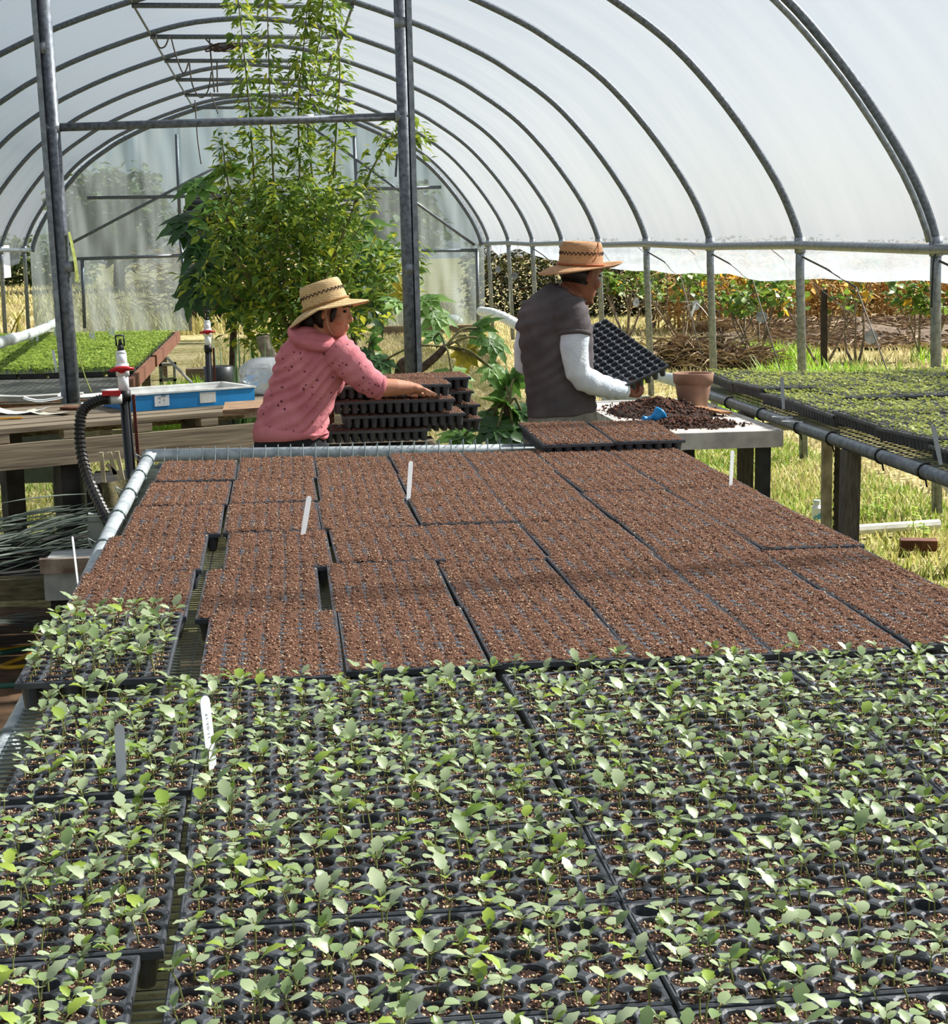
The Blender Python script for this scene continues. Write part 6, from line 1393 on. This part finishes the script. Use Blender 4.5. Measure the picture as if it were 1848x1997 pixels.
# hooded top
def print_mat():
    m = mat('pink printed jersey', '#d3848a', '#bd6d76', rough=.9, scale=10, bump=.25, bscale=60); nt = m.node_tree; N = nt.nodes; L = nt.links; p = N['Principled BSDF']
    src = p.inputs['Base Color'].links[0].from_socket; tc = N.new('ShaderNodeTexCoord'); v = N.new('ShaderNodeTexVoronoi'); v.inputs['Scale'].default_value = 32; L.new(tc.outputs['Object'], v.inputs['Vector'])
    n = N.new('ShaderNodeTexNoise'); n.inputs['Scale'].default_value = 130; L.new(tc.outputs['Object'], n.inputs['Vector']); ad = N.new('ShaderNodeMath'); ad.operation = 'MULTIPLY_ADD'; ad.inputs[1].default_value = .55; L.new(n.outputs[0], ad.inputs[0]); L.new(v.outputs['Distance'], ad.inputs[2])
    cr = N.new('ShaderNodeValToRGB'); e = cr.color_ramp.elements; e[0].position = .42; e[0].color = (1, 1, 1, 1); e[1].position = .45; e[1].color = (0, 0, 0, 1); L.new(ad.outputs[0], cr.inputs[0])
    n2 = N.new('ShaderNodeMath'); n2.operation = 'GREATER_THAN'; n2.inputs[1].default_value = .10; L.new(v.outputs['Color'], n2.inputs[0]); mu = N.new('ShaderNodeMath'); mu.operation = 'MULTIPLY'; L.new(cr.outputs[0], mu.inputs[0]); L.new(n2.outputs[0], mu.inputs[1])
    mx = N.new('ShaderNodeMixRGB'); mx.inputs[2].default_value = (*lin('#6e2f43'), 1); L.new(mu.outputs[0], mx.inputs[0]); L.new(src, mx.inputs[1]); L.new(mx.outputs[0], p.inputs['Base Color']); return m
pinkp = print_mat(); pink = mat('pink jersey', '#cf7f84', '#b9686f', rough=.9, scale=10, bump=.25, bscale=60)
mb = MB()
tor = [(567, 846, 73, .128), (568, 835, 72, .126), (572, 815, 69, .124), (580, 790, 66, .118), (591, 760, 66, .116), (602, 728, 69, .120), (612, 700, 71, .125), (620, 677, 58, .112), (627, 661, 38, .080)]
limb(mb, [W(x, y) for x, y, _, _ in tor], [h*.00223 for _, _, h, _ in tor], [d for *_, d in tor], 28)
mb.ell(W(650, 735, .02), (.055, .09, .09), 16, 10)
limb(mb, [W(652, 682, -.07), W(676, 702, -.09), W(697, 724, -.10), W(716, 742, -.10), W(735, 754, -.095), W(744, 757, -.09)], [.080, .076, .070, .063, .057, .052], [.078, .074, .068, .060, .056, .052])
limb(mb, [W(635, 684, .10), W(668, 712, .17), W(700, 740, .21), W(724, 755, .21)], [.074, .066, .058, .050], [.074, .066, .058, .050])
hood = remeshed('hooded_top', mb, .0065, 4, pinkp, wo_, disp=fold_disp(.0060, (.60, .1, -.80), 150, 3.0))
mb = MB(); P = [W(x, y, d) for x, y, d in ((674, 684, -.06), (656, 674, -.10), (634, 676, -.125), (600, 672, -.125), (572, 655, -.06), (578, 640, .04), (620, 634, .09), (648, 654, .06), (670, 676, .0))]
mb.tube(catmull(P, 5), [.013+.011*math.sin(PI*k/40)**.6 if 0 < k < 40 else .013 for k in range(41)], 10)
mb.ell(W(606, 668, -.085), (.080, .045, .045), 16, 10, R=R3(0, .12, 0)); mb.ell(W(596, 655, -.045), (.06, .05, .04), 16, 10); mb.ell(W(626, 664, -.060), (.065, .050, .035), 16, 10, R=R3(0, .2, 0))
remeshed('hood', mb, .006, 5, pink, wo_, disp=fold_disp(.004, (.2, .1, -.95), 120, 8.0))
mb = MB(); limb(mb, [W(568, 851), W(567, 843), W(568, 836)], [.166, .166, .163], [.132, .133, .130], 32); mb.build('hem_band', pink, hood, True)
mb = MB(); limb(mb, [W(738, 755, -.094), W(745, 757, -.091)], [.056, .053], [.055, .053], 24); mb.build('cuff', pink, hood, True)
mb = MB(); limb(mb, [W(566, 846), W(566, 870), W(567, 900)], [.150, .160, .158], [.118, .125, .122], 24)
for hp in (hl, hr): limb(mb, [hp+Vector((0, 0, .05)), hp+Vector((0, 0, -.12)), Vector((hp.x, hp.y-.01, .50)), Vector((hp.x, hp.y+.005, .30)), Vector((hp.x, hp.y+.02, .06))], [.095, .098, .075, .070, .062], [.098, .10, .078, .075, .066])
remeshed('trousers', mb, .009, 3, mat('black denim', '#1e2026', '#141519', rough=.9, scale=40, bump=.2), wo_)
for hp in (hl, hr): shoe(wo_, (hp.x+.02, hp.y+.02, 0), (.9, .3, 0), mat('dark shoe', '#2b2a2a', '#1d1c1c', rough=.6))
HT = frame((.905, -.24, .30), (-.33, .12, .93))
hw = hat(wo_, W(636, 597, -.02), HT, straw('pale straw', '#d9bd8c', '#9c7545'), (.102, .088, .108), (.182, .165), lambda t, q: -.040*q*q*max(0, -math.cos(t))-.030*q*max(0, math.cos(t))-.012*q*abs(math.sin(t)), mat('straw band', '#a9814f', '#8a6438', rough=.8))
mb = MB(); mb.tube(catmull([W(634, 600, -.105), W(637, 620, -.108), W(641, 640, -.095), W(652, 655, -.06)]), .0022, 5); mb.build('chin_cord', mat('pale cord', '#c7a98c', '#a98a6d', rough=.8), hw)

# -------------------------------------------------- man
YM = 7.12
def Mn(x, y, d=0.0): return PY(x, y, YM+d)
skin_m = mat('deep brown skin', '#8a5640', '#74442f', rough=.5, scale=14, bump=.04)
HCm = Mn(1131, 538, .0); HFm = frame((.86, .42, -.26))
mb = MB(); head_mesh(mb, HCm, HFm, 1.0)
mb.tube([HCm+HFm @ Vector((-.015, 0, -.055)), Mn(1112, 572, 0), Mn(1098, 600, 0)], [.060, .064, .085], 16)
tor = [(1096, 835, 60, .10), (1093, 790, 58, .11), (1088, 740, 60, .11), (1083, 680, 62, .115), (1082, 630, 62, .115), (1090, 598, 50, .09)]
limb(mb, [Mn(x, y) for x, y, _, _ in tor], [h*.00222 for _, _, h, _ in tor], [d for *_, d in tor])
hl, hr = Mn(1065, 872, .02), Mn(1130, 872, -.01); legs(mb, hl, hr, 0, .085, .05)
limb(mb, [Mn(1116, 622, -.12), Mn(1119, 660, -.15), Mn(1121, 700, -.15), Mn(1132, 733, -.14), Mn(1165, 747, -.11), Mn(1196, 758, -.06), Mn(1216, 762, -.02), Mn(1224, 760, .0)], [.052, .052, .050, .048, .045, .038, .032, .030], [.052, .052, .050, .048, .045, .038, .032, .030])
# right hand gripping the tray rim: palm under, thumb on top
limb(mb, [Mn(1216, 762, -.01), Mn(1226, 759, .0), Mn(1238, 757, .02)], [.032, .036, .030], [.026, .030, .026], 16)
for k, (dx, dy) in enumerate(((0, -.022), (3, .0), (5, .022), (5, .042))):
    finger(mb, [Mn(1228+dx, 768, dy*.8), Mn(1238+dx, 772, dy), Mn(1247+dx, 765, dy+.004), Mn(1247+dx, 756, dy+.006)], .0105, .0085)
finger(mb, [Mn(1226, 748, -.012), Mn(1236, 743, -.012), Mn(1246, 748, -.006), Mn(1251, 752, -.004)], .0125, .0095)
# left arm reaching forward to the far rim
limb(mb, [Mn(1046, 612, .05), Mn(1028, 660, .06), Mn(1024, 706, .09), Mn(1060, 728, .22), Mn(1105, 722, .34), Mn(1135, 715, .40)], [.060, .052, .047, .044, .036, .030], [.060, .052, .047, .044, .036, .030])
limb(mb, [Mn(1135, 715, .40), Mn(1150, 712, .42), Mn(1160, 710, .43)], [.030, .034, .028], [.026, .030, .026], 16)
for k in range(4): finger(mb, [Mn(1156, 714, .40+.02*k), Mn(1166, 716, .405+.02*k), Mn(1172, 708, .41+.02*k)], .010, .0085)
finger(mb, [Mn(1146, 702, .41), Mn(1158, 697, .42), Mn(1166, 699, .425)], .012, .0095)
man = remeshed('person', mb, .0042, 3, skin_m, origin=Vector((Mn(1096, 870).x, YM, 0)))
tag(man, 'person in a dark grey t-shirt and straw hat holding up an empty plug tray', 'person')
def Lm(x, y, z): return HCm+HFm @ Vector((x, y, z))
mb = MB(); head_rings(mb, HCm+HFm @ Vector((-.004, 0, .004)), HFm, (.004, .010, .006), lambda z: .070 if z > .062 else (.022 if z > .01 else -.045), 1.0, (-.05, .03)); mb.build('hair', hair_m, man, True)
for s in (-1, 1):
    mb = MB(); mb.ell(Lm(.0765, s*.032, .020), (.008, .013, .0055), 10, 6, R=HFm); mb.build('eye', eye_d, man, True)
    mb = MB(); mb.tube(catmull([Lm(.092, s*.016, .046), Lm(.087, s*.034, .052), Lm(.071, s*.054, .046)]), .0035, 6); mb.build('eyebrow', browm, man, True)
mb = MB(); mb.ell(Lm(.093, 0, -.049), (.007, .021, .005), 10, 6, R=HFm); mb.ell(Lm(.091, 0, -.059), (.008, .019, .006), 10, 6, R=HFm); mb.build('lips', mat('dark lips', '#6e3c33', '#5c3029', rough=.5), man, True)
shirt = mat('charcoal jersey', '#5d5557', '#494345', rough=.92, scale=8, bump=.2, bscale=70); mb = MB()
tor = [(1096, 806, 70, .125), (1095, 795, 70, .126), (1092, 765, 69, .128), (1090, 735, 69, .13), (1087, 700, 72, .135), (1084, 660, 74, .14), (1083, 630, 73, .14), (1087, 605, 66, .125), (1096, 585, 48, .10), (1104, 572, 38, .085)]
limb(mb, [Mn(x, y) for x, y, _, _ in tor], [h*.00222 for _, _, h, _ in tor], [d for *_, d in tor], 28)
limb(mb, [Mn(1106, 600, -.09), Mn(1114, 617, -.12), Mn(1119, 640, -.14), Mn(1120, 652, -.145)], [.080, .080, .074, .070], [.080, .080, .074, .070])
limb(mb, [Mn(1050, 600, .03), Mn(1040, 625, .05), Mn(1032, 650, .055)], [.078, .074, .066], [.078, .074, .066])
tee = remeshed('t_shirt', mb, .0065, 4, shirt, man, disp=fold_disp(.0045, (.45, .1, -.85), 120, 12.0))
mb = MB(); P = []
for k in range(41):
    a = 2*PI*k/40; P.append(Mn(1106, 571, 0)+Vector((.078*math.cos(a), .072*math.sin(a), .020*math.sin(a)-.030*math.cos(a))))
mb.tube(P, .008, 8); mb.build('neckband', shirt, tee, True)
mb = MB(); limb(mb, [Mn(1120, 647, -.143), Mn(1120, 654, -.146)], [.0735, .0715], [.0735, .0715], 24); mb.build('sleeve_hem', shirt, tee, True)
wsl = mat('white knit sleeve', '#dfe6ee', '#c6d0dc', rough=.85, scale=8, bump=.35, bscale=90)
mb = MB(); limb(mb, [Mn(1120, 648, -.146), Mn(1120, 675, -.15), Mn(1121, 702, -.15), Mn(1127, 725, -.145), Mn(1140, 740, -.135), Mn(1165, 750, -.11), Mn(1192, 758, -.065), Mn(1212, 761, -.03), Mn(1217, 762, -.018)], [.064, .062, .057, .056, .056, .052, .046, .041, .040], [.064, .062, .057, .056, .056, .052, .046, .041, .040], 24)
remeshed('arm_sleeve', mb, .006, 3, wsl, man, disp=fold_disp(.003, (.8, .1, -.5), 110, 20.0))
mb = MB(); limb(mb, [Mn(1033, 648, .058), Mn(1026, 680, .07), Mn(1024, 708, .09), Mn(1058, 730, .22), Mn(1105, 724, .34), Mn(1132, 716, .395)], [.060, .056, .053, .049, .042, .037], [.060, .056, .053, .049, .042, .037], 24)
remeshed('arm_sleeve', mb, .006, 3, wsl, man)
khaki = mat('khaki cloth', '#8f8b80', '#6f6b62', rough=.9, scale=14, bump=.3)
mb = MB(); limb(mb, [Mn(1096, 800), Mn(1097, 830), Mn(1098, 870), Mn(1098, 890)], [.152, .160, .166, .162], [.115, .122, .128, .126], 24)
for hp in (hl, hr): limb(mb, [hp+Vector((0, 0, .05)), hp+Vector((0, 0, -.12)), Vector((hp.x, hp.y-.01, .50)), Vector((hp.x, hp.y+.005, .30)), Vector((hp.x, hp.y+.02, .06))], [.10, .105, .085, .08, .075], [.105, .108, .088, .085, .078])
remeshed('trousers', mb, .009, 3, khaki, man)
for hp in (hl, hr): shoe(man, (hp.x+.03, hp.y+.05, 0), (.6, .75, 0), MATS['dark shoe'])
HTm = frame((.86, .44, -.02), (.02, -.05, 1))
hm = hat(man, Mn(1132, 519, .0), HTm, straw('tan straw', '#c09468', '#86583a'), (.104, .092, .108), (.186, .176), lambda t, q: q*q*(.028*math.cos(t)-.016*math.sin(-t)*-1)-.006*q, mat('rust band', '#b06a42', '#944f2e', rough=.8))
mb = MB(); mb.tube(catmull([Mn(1166, 472, -.05), Mn(1166, 490, -.085), Mn(1160, 505, -.10), Mn(1154, 512, -.10)]), .003, 5); mb.build('loose_cord', MATS['rust band'], hm)
# tray in his hands
s_px = 7.12/3200
ca = Mn(1304, 712, -.02)                                     # near right corner (top face)
lv = Vector((-.184, .478, .187)).normalized(); sv = Vector((-.224, -.06, -.09)); sv = (sv-lv*sv.dot(lv)).normalized(); nv = lv.cross(sv)
if nv.z < 0 or nv.y > 0.9: nv = -nv
ctr = ca+lv*TL/2+sv*TW/2
tt = thing('plug_tray', 'empty black plug tray held up at a slant by the man', 'seed tray', (0, 0, 0))
xax = lv; zax = nv; yax = zax.cross(xax); Mt = Matrix((xax, yax, zax)).transposed().to_4x4(); tt.matrix_world = Matrix.Translation(ctr-zax*THT) @ Mt
obj_from('tray_body', BODY, tt)
